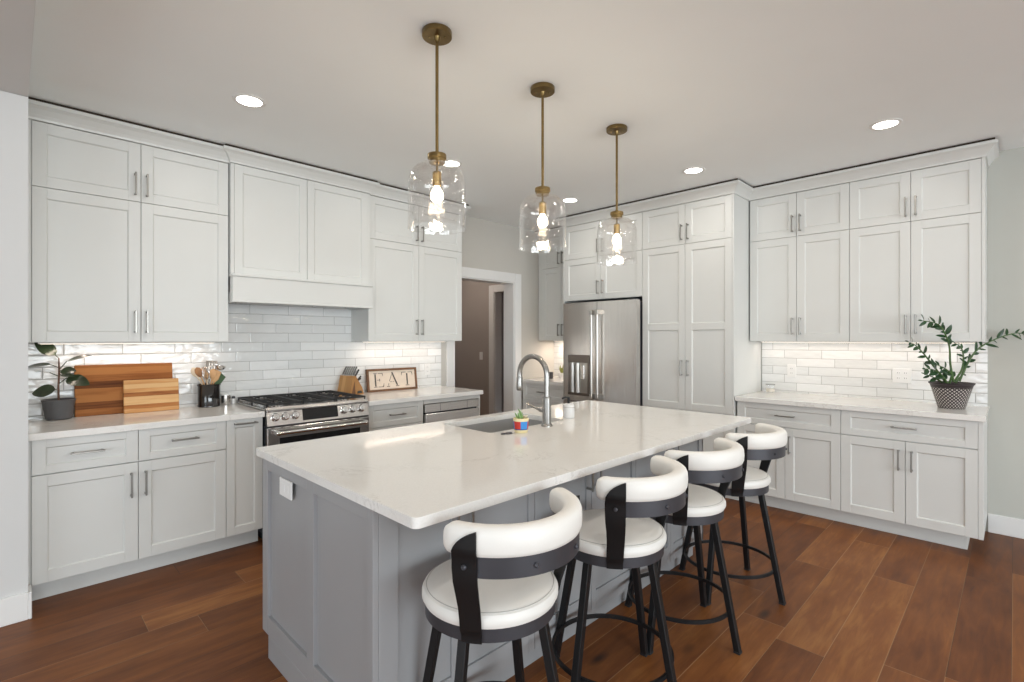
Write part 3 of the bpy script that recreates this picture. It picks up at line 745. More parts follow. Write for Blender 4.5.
# ---------------------------------------------------------------- bar stools
def make_stool(label):
    t = thing('bar_stool', label, 'bar stool', (0, 0, 0), 0, 'counter stools along the island')
    return t
def build_stool(t, swivel, legrot):  # swivel turns the seat and back, legrot the base
    Rm = Matrix.Rotation(swivel, 4, 'Z')
    # seat cushion with stitched rim
    b = BM(); lathe(b, [(0, .606), (.195, .606), (.207, .611), (.2125, .622), (.2125, .636), (.206, .648), (.200, .6505), (.197, .6525), (.180, .658), (.12, .663), (0, .665)], n=64)
    cu = obj('seat', b, M['leather'], t, smooth=True)
    b = BM(); torus(b, .1985, .0011, .6522, n=72, m=6); obj('piping', b, M['seam'], cu, smooth=True)
    # ring under the seat
    b = BM(); lathe(b, [(.194, .571), (.203, .571), (.203, .612), (.194, .612), (.194, .571)], n=64); obj('seat_ring', b, M['dgrey'], t, smooth=True)
    b = BM(); lathe(b, [(0, .585), (.190, .585), (.190, .597), (0, .597)], n=48); lathe(b, [(0, .540), (.075, .540), (.075, .585)], n=32); obj('swivel_plate', b, M['black'], t, smooth=True)
    # legs
    for k in range(4):
        a = legrot+k*PI/2; u = Vector((math.cos(a), math.sin(a), 0))
        top = u*.168+Vector((0, 0, .586)); ft = u*.281+Vector((0, 0, .006)); b = BM()
        d = (ft-top); L = d.length; q = d.to_track_quat('-Z', 'Y').to_matrix().to_4x4()
        zax = -d.normalized(); xax = Vector((-u.y, u.x, 0)); yax = zax.cross(xax)
        m4 = Matrix(((xax.x, yax.x, zax.x, 0), (xax.y, yax.y, zax.y, 0), (xax.z, yax.z, zax.z, 0), (0, 0, 0, 1)))
        m4 = Matrix.Translation((top+ft)/2) @ m4
        obox(b, m4, .027, .027, L, .002); lg = obj('leg', b, M['black'], t)
        b = BM(); obox(b, Matrix.Translation(ft+Vector((0, 0, -.0005))) @ Matrix.Rotation(a, 4, 'Z'), .029, .029, .010, .001); obj('foot_cap', b, M['iron'], lg)
    b = BM(); lathe(b, [(.231, .150), (.241, .150), (.241, .166), (.231, .166), (.231, .150)], n=64); obj('foot_ring', b, M['black'], t, smooth=True)
    # back: metal band, pad, two side plates. back centre points to -y
    cy = -.040
    def P(r, ph, z): return Vector((-r*math.sin(ph), cy-r*math.cos(ph), z))
    def arc(r0, r1, z0f, z1f, a0, a1, n):
        b = BM(); g = []
        for i in range(n+1):
            ph = a0+(a1-a0)*i/n
            g.append([b.verts.new(Rm @ P(r, ph, z)) for r, z in ((r0, z0f), (r1, z0f), (r1, z1f), (r0, z1f))])
        for i in range(n):
            for j in range(4): b.faces.new([g[i][j], g[i][(j+1) % 4], g[i+1][(j+1) % 4], g[i+1][j]])
        b.faces.new(g[0]); b.faces.new(g[-1][::-1]); return b
    A = math.radians
    bd = obj('back_band', arc(.2405, .2460, .780, .838, A(-71), A(71), 40), M['dgrey'], t, smooth=True)
    # pad: rounded section swept round, closed by rounded ends
    b = BM(); n = 56; g = []
    a0 = A(84)
    for i in range(n+1):
        ph = -a0+2*a0*i/n; e = min(i, n-i)/3.; s = 1. if e >= 1 else math.sqrt(max(.0, 1-(1-e)**2))*.92+.08
        ring = []
        for j in range(16):
            an = 2*PI*j/16; cx, cz = math.cos(an), math.sin(an)
            sx = math.copysign(abs(cx)**.65, cx)*.030*s; sz = math.copysign(abs(cz)**.65, cz)*.0415*s
            ring.append(b.verts.new(Rm @ P(.2250+sx, ph, .8710+sz)))
        g.append(ring)
    for i in range(n):
        for j in range(16): b.faces.new([g[i][j], g[i][(j+1) % 16], g[i+1][(j+1) % 16], g[i+1][j]])
    b.faces.new(g[0]); b.faces.new(g[-1][::-1]); obj('back_pad', b, M['leather'], t, smooth=True)
    for sg in (-1, 1):
        # plate: outline in (angle offset, z), angle measured away from the back centre
        out = [(-.040, .567), (.040, .567), (.041, .612), (.039, .700), (.041, .775), (.040, .815), (.030, .845), (.010, .868), (-.012, .880), (-.040, .884)]
        b = BM(); n = len(out); F, K = [], []
        inner_edge = [(-.040, .884), (-.042, .775), (-.036, .700), (-.040, .612)]
        rows = []
        zs = [.571, .590, .600, .609, .618, .640, .680, .720, .760, .800, .825, .840, .850, .862, .874, .884, .893, .900, .905]
        def rightw(z):
            pts_ = [(.571, .031), (.612, .031), (.70, .029), (.775, .033), (.825, .033), (.850, .029), (.868, .021), (.882, .009), (.893, -.006), (.900, -.018), (.905, -.029)]
            for (za, wa), (zb_, wb) in zip(pts_, pts_[1:]):
                if za <= z <= zb_: return wa+(wb-wa)*(z-za)/(zb_-za)
            return -.029
        for z in zs:
            tt = min(1, max(0, (z-.60)/(.80-.60))); tt = tt*tt*(3-2*tt)
            r = .2035+.0105*min(1, max(0, (z-.590)/.022))+(.2465-.2140)*tt
            if z > .828: r += .0095*min(1, (z-.828)/.02)
            cyy = cy*tt; row = []
            rw, lw_ = rightw(z), -.031
            for k in range(5):
                off = lw_+(rw-lw_)*k/4; ph = sg*(A(57)+A(8)*tt+off/.22)
                for rr in (r, r+.006): row.append(Rm @ Vector((-rr*math.sin(ph), cyy-rr*math.cos(ph), z)))
            rows.append([b.verts.new(v) for v in row])
        for i in range(len(rows)-1):
            R0, R1 = rows[i], rows[i+1]
            for k in range(4):
                b.faces.new([R0[2*k], R0[2*k+2], R1[2*k+2], R1[2*k]]); b.faces.new([R0[2*k+1], R1[2*k+1], R1[2*k+3], R0[2*k+3]])
            b.faces.new([R0[0], R1[0], R1[1], R0[1]]); b.faces.new([R0[8], R0[9], R1[9], R1[8]])
        for R0 in (rows[0], rows[-1]):
            for k in range(4): b.faces.new([R0[2*k], R0[2*k+1], R0[2*k+3], R0[2*k+2]])
        sp = obj('side_plate', b, M['black'], t, smooth=True)
        def bolt(ph, z, r, par):
            p = Rm @ P(r, ph, z); q = Rm @ P(r+.008, ph, z); b = BM(); tube(b, [p, p.lerp(q, .6), q], [.0075, .0075, .004], 10); obj('bolt', b, M['chrome'] if False else M['dgrey'], par, smooth=True)
        bolt(sg*A(65), .808, .2515, sp)
        bolt(sg*A(20), .808, .245, bd)
    return t
stools = [((1.070, 1.166), 0, 22, 'white and black bar stool nearest the camera, in front of the island corner'),
          ((1.718, 1.150), 4, 3, 'white and black bar stool second from the camera along the island'),
          ((2.305, 1.157), -5, 0, 'white and black bar stool third from the camera, second from the far end'),
          ((2.898, 1.151), 0, 0, 'white and black bar stool farthest from the camera, by the pantry end')]
for (x, y), swv, lr, lab in stools:
    t = build_stool(make_stool(lab), math.radians(swv), math.radians(lr)); t.location = (x, y, 0)

# ---------------------------------------------------------------- pendants and recessed lights
def build_pendant(x, y, label):
    t = thing('pendant_light', label, 'pendant light', (x, y, ZC), 0, 'pendant lights over the island')
    b = BM(); lathe(b, [(0, -.0005), (.0645, -.0005), (.0652, -.0015), (.0652, -.0225), (.0640, -.0240), (.015, -.0245), (.013, -.030), (.011, -.045), (0, -.046)], n=40); cn = obj('canopy', b, M['brass'], t, smooth=True)
    for s in (-1, 1):
        b = BM(); lathe(b, [(0, -.0305), (.004, -.030), (.005, -.026)], (s*.035*.7, -s*.035*.7, 0), 10); obj('screw', b, M['brass'], cn, smooth=True)
    b = BM(); tube(b, [(0, 0, -.04), (0, 0, -.5550)], .0072, 12); obj('rod', b, M['brass'], t, smooth=True)
    b = BM(); lathe(b, [(0, -.5300), (.011, -.5300), (.013, -.5370), (.0405, -.5410), (.0415, -.5450), (.0415, -.5590), (.036, -.5630), (.036, -.5770), (.030, -.5810), (0, -.5810)], n=36); obj('collar', b, M['brass'], t, smooth=True)
    b = BM(); lathe(b, [(0, -.5810), (.005, -.5810), (.005, -.6150), (.016, -.6170), (.0195, -.6210), (.0195, -.6750), (.0175, -.6800), (0, -.6800)], n=24); obj('socket', b, M['brass'], t, smooth=True)
    # bell jar, double walled
    O = [(.034, -.5730)]
    for i in range(11):
        a = PI/2*i/10; O.append((.034+.091*math.sin(a), -.5780-.085*(1-math.cos(a))))
    O += [(.126, -.7250), (.1265, -.8050), (.1275, -.8570), (.129, -.8670)]
    I = [(r-.003, z-.0015) for r, z in O][::-1]; I[0] = (.126, -.8670)
    b = BM(); lathe(b, O+I, n=56); obj('glass_shade', b, M['glass'], t, smooth=True)
    b = BM(); lathe(b, [(0, -.6800), (.012, -.6810), (.014, -.6880), (.024, -.7020), (.029, -.7180), (.027, -.7360), (.016, -.7490), (0, -.7530)], n=24); obj('bulb', b, M['bulb'], t, smooth=True)
    l = bpy.data.lights.new('pendant_bulb_light', 'POINT'); l.energy = 3; l.color = (1, .84, .62); l.shadow_soft_size = .03
    o = bpy.data.objects.new('pendant_bulb_light', l); C.objects.link(o); o.location = (x, y, ZC-.8150)
build_pendant(1.331, 1.798, 'brass pendant with clear glass bell jar, closest to the camera')
build_pendant(2.030, 1.797, 'middle one of the three brass pendants with glass bell jars')
build_pendant(2.750, 1.801, 'brass pendant with clear glass bell jar, nearest the refrigerator')

RL = [(.963, 3.07, 'round recessed ceiling light above the far left wall cabinet'),
      (2.405, 3.07, 'round recessed ceiling light seen through the nearest pendant glass'),
      (3.86, 3.06, 'round recessed ceiling light between the middle and far pendants'),
      (3.88, 1.82, 'round recessed ceiling light in front of the pantry cabinet'),
      (3.90, .575, 'round recessed ceiling light above the right-hand base run')]
proto = None
for x, y, lab in RL:
    if proto is None:
        proto = thing('recessed_light', lab, 'ceiling light', (x, y, ZC), 0, 'recessed ceiling lights')
        b = BM(); lathe(b, [(.064, -.001), (.066, -.005), (.084, -.004), (.087, 0)], n=40); obj('trim_ring', b, M['trim'], proto, smooth=True)
        b = BM(); lathe(b, [(0, -.0035), (.065, -.0035)], n=40); obj('diffuser', b, M['lamp'], proto)
        o = proto
    else:
        o = copy_tree(proto); o.location = (x, y, ZC); o['label'] = lab
for x, y in [(r[0], r[1]) for r in RL]+[(.96, .575), (2.4, .575), (.96, -.7), (2.4, -.7), (3.9, -.7)]:
    l = bpy.data.lights.new('recessed_light_beam', 'AREA'); l.shape = 'DISK'; l.size = .12; l.energy = 2.6; l.color = (1, .94, .86); l.spread = math.radians(175)
    o = bpy.data.objects.new('recessed_light_beam', l); C.objects.link(o); o.location = (x, y, ZC-.008)

# under-cabinet strips
def strip(label, run, face, s0, s1, power):
    c = (s0+s1)/2; L = s1-s0
    loc, rz = ((c, face, ZU), 0) if run == 'N' else ((face, -c, ZU), -PI/2)
    t = thing('under_cabinet_light', label, 'cabinet light', loc, rz)
    b = BM(); box(b, -L/2, L/2, -.012, .012, -.010, -.0005, .001); obj('housing', b, M['plate'], t)
    b = BM(); box(b, -L/2+.01, L/2-.01, -.008, .008, -.0112, -.0100); obj('diffuser', b, M['strip'], t)
    l = area('under_cabinet_beam', (loc[0], loc[1], ZU-.014), (0, 0, rz), L-.03, .02, power*.5, (1, .83, .70))
strip('slim warm light strip beneath the wall cabinet over the cutting boards', 'N', 4.13, .12, 1.06, 1.3)
strip('slim warm light strip beneath the wall cabinet over the EAT sign', 'N', 4.13, 2.24, 3.16, 1.6)
strip('slim warm light strip beneath the wall cabinets of the right run', 'E', 4.92, -1.66, -.19, 1.9)
strip('slim warm light strip beneath the corner wall cabinet', 'E', 4.92, -4.16, -3.60, 4.5)

# ---------------------------------------------------------------- refrigerator
fr = thing('refrigerator', 'stainless french-door refrigerator between corner cabinet and pantry', 'refrigerator', (4.285, 3.038, 0), -PI/2)
b = BM(); box(b, -.448, .448, .075, .745, .02, 1.775, .004); obj('cabinet', b, M['dgrey'], fr)
def fdoor(x0, x1, z0, z1):
    b = BM(); n = 10; pr = []
    for i in range(n+1):
        t = i/n; x = x0+(x1-x0)*t; X = (x-0)/.445; pr.append((x, -.012*(1-X*X)+.0))
    pr = [(x0, .07)]+[(x0+.0005, pr[0][1]+.012)]+[(x, y) for x, y in pr[0:]][0:]+[(x1-.0005, pr[-1][1]+.012)]+[(x1, .07)]
    prism(b, pr, z0, z1, 'xy'); return b
dl = obj('door', fdoor(-.452, -.0025, .745, 1.79), M['steel'], fr, smooth=True)
dr = obj('door', fdoor(.0025, .452, .745, 1.79), M['steel'], fr, smooth=True)
dz = obj('freezer_drawer', fdoor(-.452, .452, .05, .738), M['steel'], fr, smooth=True)
for sg, par in ((-1, dl), (1, dr)):
    b = BM(); x = sg*.036; tube(b, [(x, -.062, .79), (x, -.062, 1.70)], .0125, 16)
    for z in (.812, 1.678): box(b, x-.016, x+.016, -.075, -.008, z-.025, z+.025, .004)
    obj('handle', b, M['handlesteel'], par, smooth=True)
b = BM(); tube(b, [(-.38, -.062, .66), (.38, -.062, .66)], .0125, 16)
for x in (-.36, .36): box(b, x-.02, x+.02, -.07, -.008, .645, .675, .004)
obj('handle', b, M['chrome'], dz, smooth=True)
# dispenser in the left door
b = BM(); box(b, -.366, -.082, -.030, -.006, 1.155, 1.235, .003); dp = obj('dispenser', b, M['darksteel'], dl)
b = BM(); box(b, -.363, -.345, -.026, -.004, .835, 1.156, .002); box(b, -.112, -.085, -.026, -.004, .835, 1.156, .002); box(b, -.363, -.085, -.034, -.004, .808, .836, .002); obj('dispenser_frame', b, M['darksteel'], dl)
b = BM(); box(b, -.345, -.112, -.016, -.009, .836, 1.156); obj('dispenser_recess', b, M['handlesteel'], dl)
b = BM(); tube(b, [(-.312, -.018, .838), (-.312, -.018, 1.15)], .030, 16); tube(b, [(-.245, -.018, .838), (-.245, -.018, 1.15)], .030, 16); obj('dispenser_liner', b, M['handlesteel'], dl, smooth=True)
b = BM(); box(b, -.190, -.150, -.034, -.012, .98, 1.13, .004); obj('dispenser_paddle', b, M['steel'], dl)
b = BM(); box(b, -.44, -.36, .02, .10, 1.79, 1.80); box(b, .36, .44, .02, .10, 1.79, 1.80); obj('hinge_cover', b, M['dgrey'], fr)

# ---------------------------------------------------------------- range
rg = thing('range', 'stainless gas range with six knobs between the base cabinets', 'range', (1.613, 3.575, 0))
W2 = .379
b = BM(); box(b, -W2, W2, .045, .665, .06, .905, .002); obj('chassis', b, M['dgrey'], rg)
b = BM(); box(b, -W2, W2, .006, .668, .905, .921, .004); obj('cooktop', b, M['steelh'], rg)
b = BM(); prism(b, [(-.002, .812), (.05, .812), (.05, .934), (.028, .934)], -W2, W2, 'yz'); cp = obj('control_panel', b, M['steelh'], rg)
th = math.atan2(.030, .122)
def panel_m(x, z, out=0.):   # matrix on the slanted panel
    y = -.002+(z-.812)*(.030/.122)
    return Matrix.Translation((x, y, z)) @ Matrix.Rotation(-th, 4, 'X') @ Matrix.Translation((0, -out, 0))
for x in (-.325, -.258, -.190, .175, .245, .315):
    b = BM(); b2 = BM(); lathe(b2, [(0, .030), (.019, .030), (.022, .027), (.024, .008), (.029, .004), (.029, 0), (0, 0)], n=28); b2.transform(panel_m(x, .868) @ Matrix.Rotation(PI/2, 4, 'X')); merge(b, b2)
    obox(b, panel_m(x, .868, .033), .007, .008, .038, .0015); obj('knob', b, M['chrome'], rg, smooth=True)
b = BM(); obox(b, panel_m(-.005, .872, .001), .262, .004, .094, .001); obj('display', b, M['blackglass'], cp)
b = BM(); box(b, -W2+.004, W2-.004, .0, .045, .800, .812); obj('vent_slot', b, M['inside'], rg)
b = BM(); box(b, -W2, W2, -.004, .045, .235, .798, .004); od = obj('oven_door', b, M['steelh'], rg)
b = BM(); box(b, -.300, .300, -.0065, -.003, .32, .725, .001); obj('oven_window', b, M['blackglass'], od)
b = BM(); tube(b, [(-.335, -.055, .765), (.335, -.055, .765)], .0125, 16)
for x in (-.325, .325): box(b, x-.014, x+.014, -.062, -.002, .750, .780, .004)
obj('handle', b, M['chrome'], od, smooth=True)
b = BM(); box(b, -W2, W2, -.002, .045, .065, .228, .004); obj('warming_drawer', b, M['steelh'], rg)
b = BM(); box(b, -W2+.02, W2-.02, .07, .6, .001, .062); obj('base', b, M['inside'], rg)
# burners and continuous grates
for x, y, r in ((-.255, .20, .042), (-.255, .50, .036), (0, .35, .052), (.255, .20, .040), (.255, .50, .034)):
    b = BM(); lathe(b, [(r+.02, .9205), (r+.018, .926), (r, .930), (r, .936), (0, .937)], (x, y, 0), 28); bu = obj('burner', b, M['chrome'], rg, smooth=True)
    b = BM(); lathe(b, [(r*.86, .936), (r*.86, .943), (0, .945)], (x, y, 0), 28); obj('burner_cap', b, M['iron'], bu, smooth=True)
for gx0, gx1 in ((-.372, -.127), (-.123, .123), (.127, .372)):
    b = BM(); z0, z1, t = .945, .958, .012; cx = (gx0+gx1)/2
    for x in (gx0, gx1-t): box(b, x, x+t, .04, .65, z0, z1, .002)
    for y in (.04, .34, .638): box(b, gx0, gx1, y, y+t, z0, z1, .002)
    for y in (.115, .19, .265, .42, .50, .575): box(b, gx0+.01, gx0+.085, y-.005, y+.005, z0, z1, .002); box(b, gx1-.085, gx1-.01, y-.005, y+.005, z0, z1, .002)
    box(b, cx-.005, cx+.005, .05, .14, z0, z1, .002); box(b, cx-.005, cx+.005, .25, .44, z0, z1, .002); box(b, cx-.005, cx+.005, .55, .64, z0, z1, .002)
    for x in (gx0+.006, gx1-.006):
        for y in (.046, .644, .346): tube(b, [(x, y, .920), (x, y, .946)], .006, 8)
    obj('grate', b, M['iron'], rg)
b = BM(); box(b, -W2, W2, .640, .668, .921, .934, .002); obj('rear_rail', b, M['steelh'], rg)

# ---------------------------------------------------------------- left worktop props
rp = thing('potted_rubber_plant', 'rubber plant with big dark leaves in a charcoal pot by the cutting boards', 'potted plant', (.214, 4.145, CT+.0005))
b = BM(); lathe(b, [(0, 0), (.056, 0), (.062, .004), (.078, .108), (.081, .120), (.078, .122), (.073, .110), (.070, .095), (0, .095)], n=44); obj('pot', b, M['pot'], rp, smooth=True)
b = BM(); lathe(b, [(0, .108), (.0725, .106)], n=30); obj('soil', b, M['soil'], rp)
b = BM()
S = [(0, 0, .10), (-.002, .0, .20), (.002, 0, .29), (0, 0, .375)]; tube(b, S, [.006, .0055, .005, .004], 10); st = obj('stem', b, M['bark'], rp, smooth=True)
def W3(u, v, dpt=0): return RT*u+UP*v+FW*dpt      # picture-plane-free helper: right / up / back as seen from the doorway side
# (start height on stem, petiole vector, blade vector, length, width, upper normal)
for h, pe, bl, L, W_, upv in ((.372, W3(-.02, .018), W3(-.72, .66, -.1), .150, .062, W3(.3, .5, -.8)),
                              (.300, W3(.050, .055), W3(.94, .30, -.1), .150, .046, W3(-.2, .8, -.5)),
                              (.315, W3(-.05, .018), W3(-1, .0, -.25), .135, .044, W3(0, .9, -.4)),
                              (.262, W3(-.055, .022), W3(-1, .12, .1), .140, .018, W3(0, 1, .1)),
                              (.290, W3(.012, .006), W3(.98, .04, -.1), .090, .044, W3(0, .6, -.8)),
                              (.272, W3(.012, .0), W3(1, -.02, -.2), .092, .030, W3(0, .8, -.5)),
                              (.215, W3(.050, .038), W3(.93, -.18, -.2), .150, .066, W3(.1, .65, -.75)),
                              (.185, W3(-.02, -.004), W3(-.96, -.13, -.2), .125, .066, W3(0, .45, -.9))):
    b = BM(); p0 = Vector((0, 0, h)); p1 = p0+pe*.55+UP*(.0); p2 = p0+pe
    tube(b, [p0, p1, p2], .0026, 8); leaf(b, p2, bl, upv, L*1.08, W_*1.22, .12, .12, 10)
    lf = obj('leaf', b, M['rubber'], rp, smooth=True)

def board(name, label, x0, x1, ybot, th_, h, lean, mat, groove=False):
    t = thing(name, label, 'cutting board', ((x0+x1)/2, ybot, CT+.0008)); w2 = (x1-x0)/2
    b = BM(); box(b, -w2, w2, 0, th_, 0, h, .004, 2)
    if groove:
        box(b, -w2+.005, w2-.005, -.0004, .001, h*.30, h*.30+.004)
    o = obj('board', b, mat, t); o.rotation_euler = (-lean, 0, 0); return t
board('cutting_board', 'large dark striped cutting board leaning on the tiles', .290, .812, 4.165, .028, .325, math.radians(6), M['boarddark'])
board('cutting_board', 'smaller pale striped cutting board leaning on the larger one', .530, .838, 4.118, .024, .218, math.radians(6), M['boardlight'])

cr = thing('utensil_crock', 'black glazed crock full of utensils left of the range', 'utensil crock', (1.028, 4.150, CT+.0005))
b = BM(); lathe(b, [(0, 0), (.070, 0), (.074, .004), (.074, .010), (.072, .014), (.072, .148), (.076, .154), (.076, .162), (.072, .164), (.068, .160), (.067, .012), (0, .010)], n=44); obj('jar', b, M['crock'], cr, smooth=True)
def utensil(name, label, a, rad, lean_u, lean_d, ln, mat, head, hm=None):
    """stands in the crock; lean_u = lean to the right, lean_d = lean away"""
    base = Vector((1.028, 4.150, CT+.013))+RT*(-lean_u*.07)+FW*(-lean_d*.10)
    d = (UP+RT*lean_u+FW*lean_d).normalized()
    t = thing(name, label, 'utensil', base, 0, 'utensils standing in the black crock'); s = d.cross(FW).normalized(); f = s.cross(d).normalized()
    b = BM(); tube(b, [(0, 0, 0), d*ln*.5, d*ln], [.005, .0045, .0055], 8); obj('shaft', b, mat, t, smooth=True)
    b = BM(); fr_ = Matrix(((s.x, f.x, d.x, 0), (s.y, f.y, d.y, 0), (s.z, f.z, d.z, 0), (0, 0, 0, 1))); fr_ = Matrix.Translation(d*ln) @ fr_
    b2 = BM()
    if head == 'spoon':
        lathe(b2, [(0, .0), (.010, .004), (.022, .025), (.025, .045), (.019, .066), (0, .076)], n=20); bmesh.ops.scale(b2, verts=b2.verts, vec=(1, .28, 1))
    elif head == 'turner': 
        prism(b2, [(-.012, 0), (.012, 0), (.036, .028), (.038, .095), (-.038, .095), (-.036, .028)], -.0015, .0015, 'xz')
        for k in (-.018, 0, .018): box(b2, k-.003, k+.003, -.003, -.0015, .035, .080)
    elif head == 'paddle': prism(b2, [(-.007, 0), (.007, 0), (.022, .03), (.025, .075), (.015, .09), (-.024, .085), (-.022, .03)], -.003, .003, 'xz')
    elif head == 'ladle':
        lathe(b2, [(.034, .05), (.030, .034), (.018, .022), (0, .018), (0, .020), (.017, .024), (.028, .036), (.032, .05), (.034, .05)], n=24); tube(b2, [(0, 0, 0), (.03, 0, .03), (.033, 0, .05)], .003, 8)
    elif head == 'whisk':
        for k in range(6):
            aa = k*PI/6; pts = [(.024*math.sin(PI*u)*math.cos(aa)*(1 if u < .5 else 1), .024*math.sin(PI*u)*math.sin(aa), .085*math.sin(PI*u/2)) for u in [i/8 for i in range(9)]]
            tube(b2, [(.022*math.sin(2*PI*i/14)*math.cos(aa), .022*math.sin(2*PI*i/14)*math.sin(aa), .045-.045*math.cos(2*PI*i/14)) for i in range(15)], .0011, 5, caps=False)
    bmesh.ops.scale(b2, verts=b2.verts, vec=(1.08, 1.08, 1.05)); b2.transform(fr_); merge(b, b2); obj('head', b, hm or mat, t, smooth=True)
utensil('ladle', 'white-headed ladle leaning far left out of the black crock', 0, 0, -.66, .05, .240, M['utensilcream'], 'spoon')
utensil('wooden_spoon', 'brown wooden spoon at the left of the black crock', 0, 0, -.40, -.10, .215, M['spoonwood'], 'spoon', M['spoondark'])
utensil('wooden_spatula', 'pale wooden spatula in the middle left of the crock', 0, 0, -.20, .08, .185, M['spoonwood'], 'paddle')
utensil('whisk', 'wire whisk with pale handle in the middle of the crock', 0, 0, -.08, -.10, .185, M['utensilcream'], 'whisk', M['chrome'])
utensil('slotted_turner', 'slotted metal turner standing upright in the crock centre', 0, 0, .06, .06, .220, M['chrome'], 'turner', M['steel'])
utensil('wooden_spoon', 'light wooden spoon right of the metal turner in the crock', 0, 0, .22, -.08, .190, M['spoonwood'], 'spoon')
utensil('ladle', 'metal ladle leaning right at the top of the crock', 0, 0, .38, .05, .250, M['chrome'], 'ladle', M['chrome'])
utensil('wooden_spatula', 'light wooden spatula at the right rim of the crock', 0, 0, .40, -.05, .175, M['spoonwood'], 'paddle')
utensil('silicone_spatula', 'small dark-green-headed spatula leaning right out of the crock', 0, 0, .68, .02, .170, M['spoonwood'], 'paddle', M['darkgreen'])

cn = thing('canister', 'squat steel canister between the crock and the range', 'canister', (1.150, 4.202, CT+.0005))
b = BM(); lathe(b, [(0, 0), (.034, 0), (.035, .003), (.035, .068), (0, .068)], n=32); obj('body', b, M['steel'], cn, smooth=True)
b = BM(); lathe(b, [(0, .068), (.036, .068), (.036, .080), (.033, .083), (0, .084)], n=32); obj('lid', b, M['plate'], cn, smooth=True)
cn = thing('salt_shaker', 'tiny glass shaker with dark cap at the range corner', 'shaker', (1.205, 4.205, CT+.0005))
b = BM(); lathe(b, [(0, 0), (.013, 0), (.014, .030), (.011, .038), (0, .038)], n=20); obj('body', b, M['plate'], cn, smooth=True)
b = BM(); lathe(b, [(.012, .038), (.013, .050), (.008, .055), (0, .056)], n=20); obj('cap', b, M['dgrey'], cn, smooth=True)

# knife block
kb = thing('knife_block', 'wooden knife block at the right rear corner of the range', 'knife block', (2.110, 4.125, CT+.0005), math.radians(25))
b = BM(); prism(b, [(-.088, 0), (.112, 0), (.088, .060), (-.002, .165), (-.040, .172)], -.068, .068, 'xz'); obj('block', b, M['block'], kb)
b = BM(); prism(b, [(-.060, .012), (-.008, .012), (-.020, .120)], -.0695, -.068, 'xz'); obj('side_inlay', b, M['frame'], kb)
b = BM(); prism(b, [(.015, .012), (.090, .012), (.072, .034), (.022, .034)], -.0695, -.068, 'xz'); obj('side_slot', b, M['inside'], kb)
def knife(label, px, py, pz, ln, wd, ang=math.radians(52)):
    d = Vector((math.cos(ang), 0, math.sin(ang))); t = thing('kitchen_knife', label, 'knife', Vector((2.110, 4.125, CT))+Matrix.Rotation(math.radians(25), 3, 'Z') @ Vector((px, py, pz)), math.radians(25), 'knives in the wooden block')
    m4 = Matrix.Translation(d*ln/2) @ Matrix.Rotation(PI/2-ang, 4, 'Y')
    b = BM(); obox(b, m4, wd*.8, .011, ln, .003); h = obj('handle', b, M['black'], t)
    b = BM()
    for k in (.25, .5, .75): obox(b, Matrix.Translation(d*ln*k), .005, .0122, .005, .001)
    obj('rivet', b, M['chrome'], h)
    b = BM(); obox(b, Matrix.Translation(d*-.004) @ Matrix.Rotation(PI/2-ang, 4, 'Y'), wd*.8, .009, .012, .001); obj('bolster', b, M['chrome'], t)
for i, py in enumerate((-.058, -.035, -.012, .012, .035, .058)):
    knife('black-handled steak knife in the upper fan of the knife block', -.030+.002*i, py, .176, .090, .014)
knife('large black-handled knife in the middle of the knife block', .020, -.028, .142, .105, .022, math.radians(46))
knife('black-handled knife beside the large one in the block', .026, .010, .135, .105, .020, math.radians(44))
knife('small black-handled knife low on the knife block', .048, -.030, .110, .085, .017, math.radians(34))
knife('low black-handled knife pointing at the EAT sign', .066, .012, .090, .115, .020, math.radians(22))

# EAT sign
sg_ = thing('sign', 'framed wooden sign reading EAT, leaning on the tiles', 'sign', (2.585, 4.170, CT+.0008))
SW, SH = .270, .213; lean = Matrix.Rotation(-math.radians(8), 4, 'X')
def SB(bm): bm.transform(lean); return bm
b = BM(); box(b, -SW+.016, SW-.016, .010, .020, .016, SH-.016); obj('board', SB(b), M['signface'], sg_)
b = BM(); box(b, -SW, SW, 0, .026, 0, .020, .002); box(b, -SW, SW, 0, .026, SH-.020, SH, .002); box(b, -SW, -SW+.020, 0, .026, .020, SH-.020, .002); box(b, SW-.020, SW, 0, .026, .020, SH-.020, .002); obj('frame', SB(b), M['frame'], sg_)
def bar(b, x0, z0, x1, z1, w_, w2=None):
    d = Vector((x1-x0, 0, z1-z0)).normalized(); n_ = Vector((d.z, 0, -d.x)); w2 = w2 or w_
    prism(b, [(x0-n_.x*w_/2, z0-n_.z*w_/2), (x0+n_.x*w_/2, z0+n_.z*w_/2), (x1+n_.x*w2/2, z1+n_.z*w2/2), (x1-n_.x*w2/2, z1-n_.z*w2/2)], .0088, .0105, 'xz')
zb_, zt_ = .044, .170
b = BM()  # E
x = -.195; bar(b, x+.012, zb_+.006, x+.012, zt_-.006, .015); bar(b, x-.006, zb_, x+.028, zb_, .005); bar(b, x-.006, zt_, x+.028, zt_, .005)
bar(b, x+.040, zt_, x+.088, zt_, .005); bar(b, x+.086, zt_+.002, x+.092, zt_-.026, .008, .002); bar(b, x+.040, zb_, x+.092, zb_, .005); bar(b, x+.092, zb_-.002, x+.100, zb_+.032, .009, .002)
bar(b, x+.028, .108, x+.050, .108, .004); bar(b, x+.056, .120, x+.056, .096, .006); obj('letter', SB(b), M['ink'], sg_)
b = BM()  # A
x = -.045; bar(b, x+.040, zt_+.006, x+.092, zb_+.008, .015); bar(b, x+.036, zt_-.014, x+.008, zb_+.046, .004); bar(b, x+.001, zb_+.028, x-.005, zb_+.008, .004)
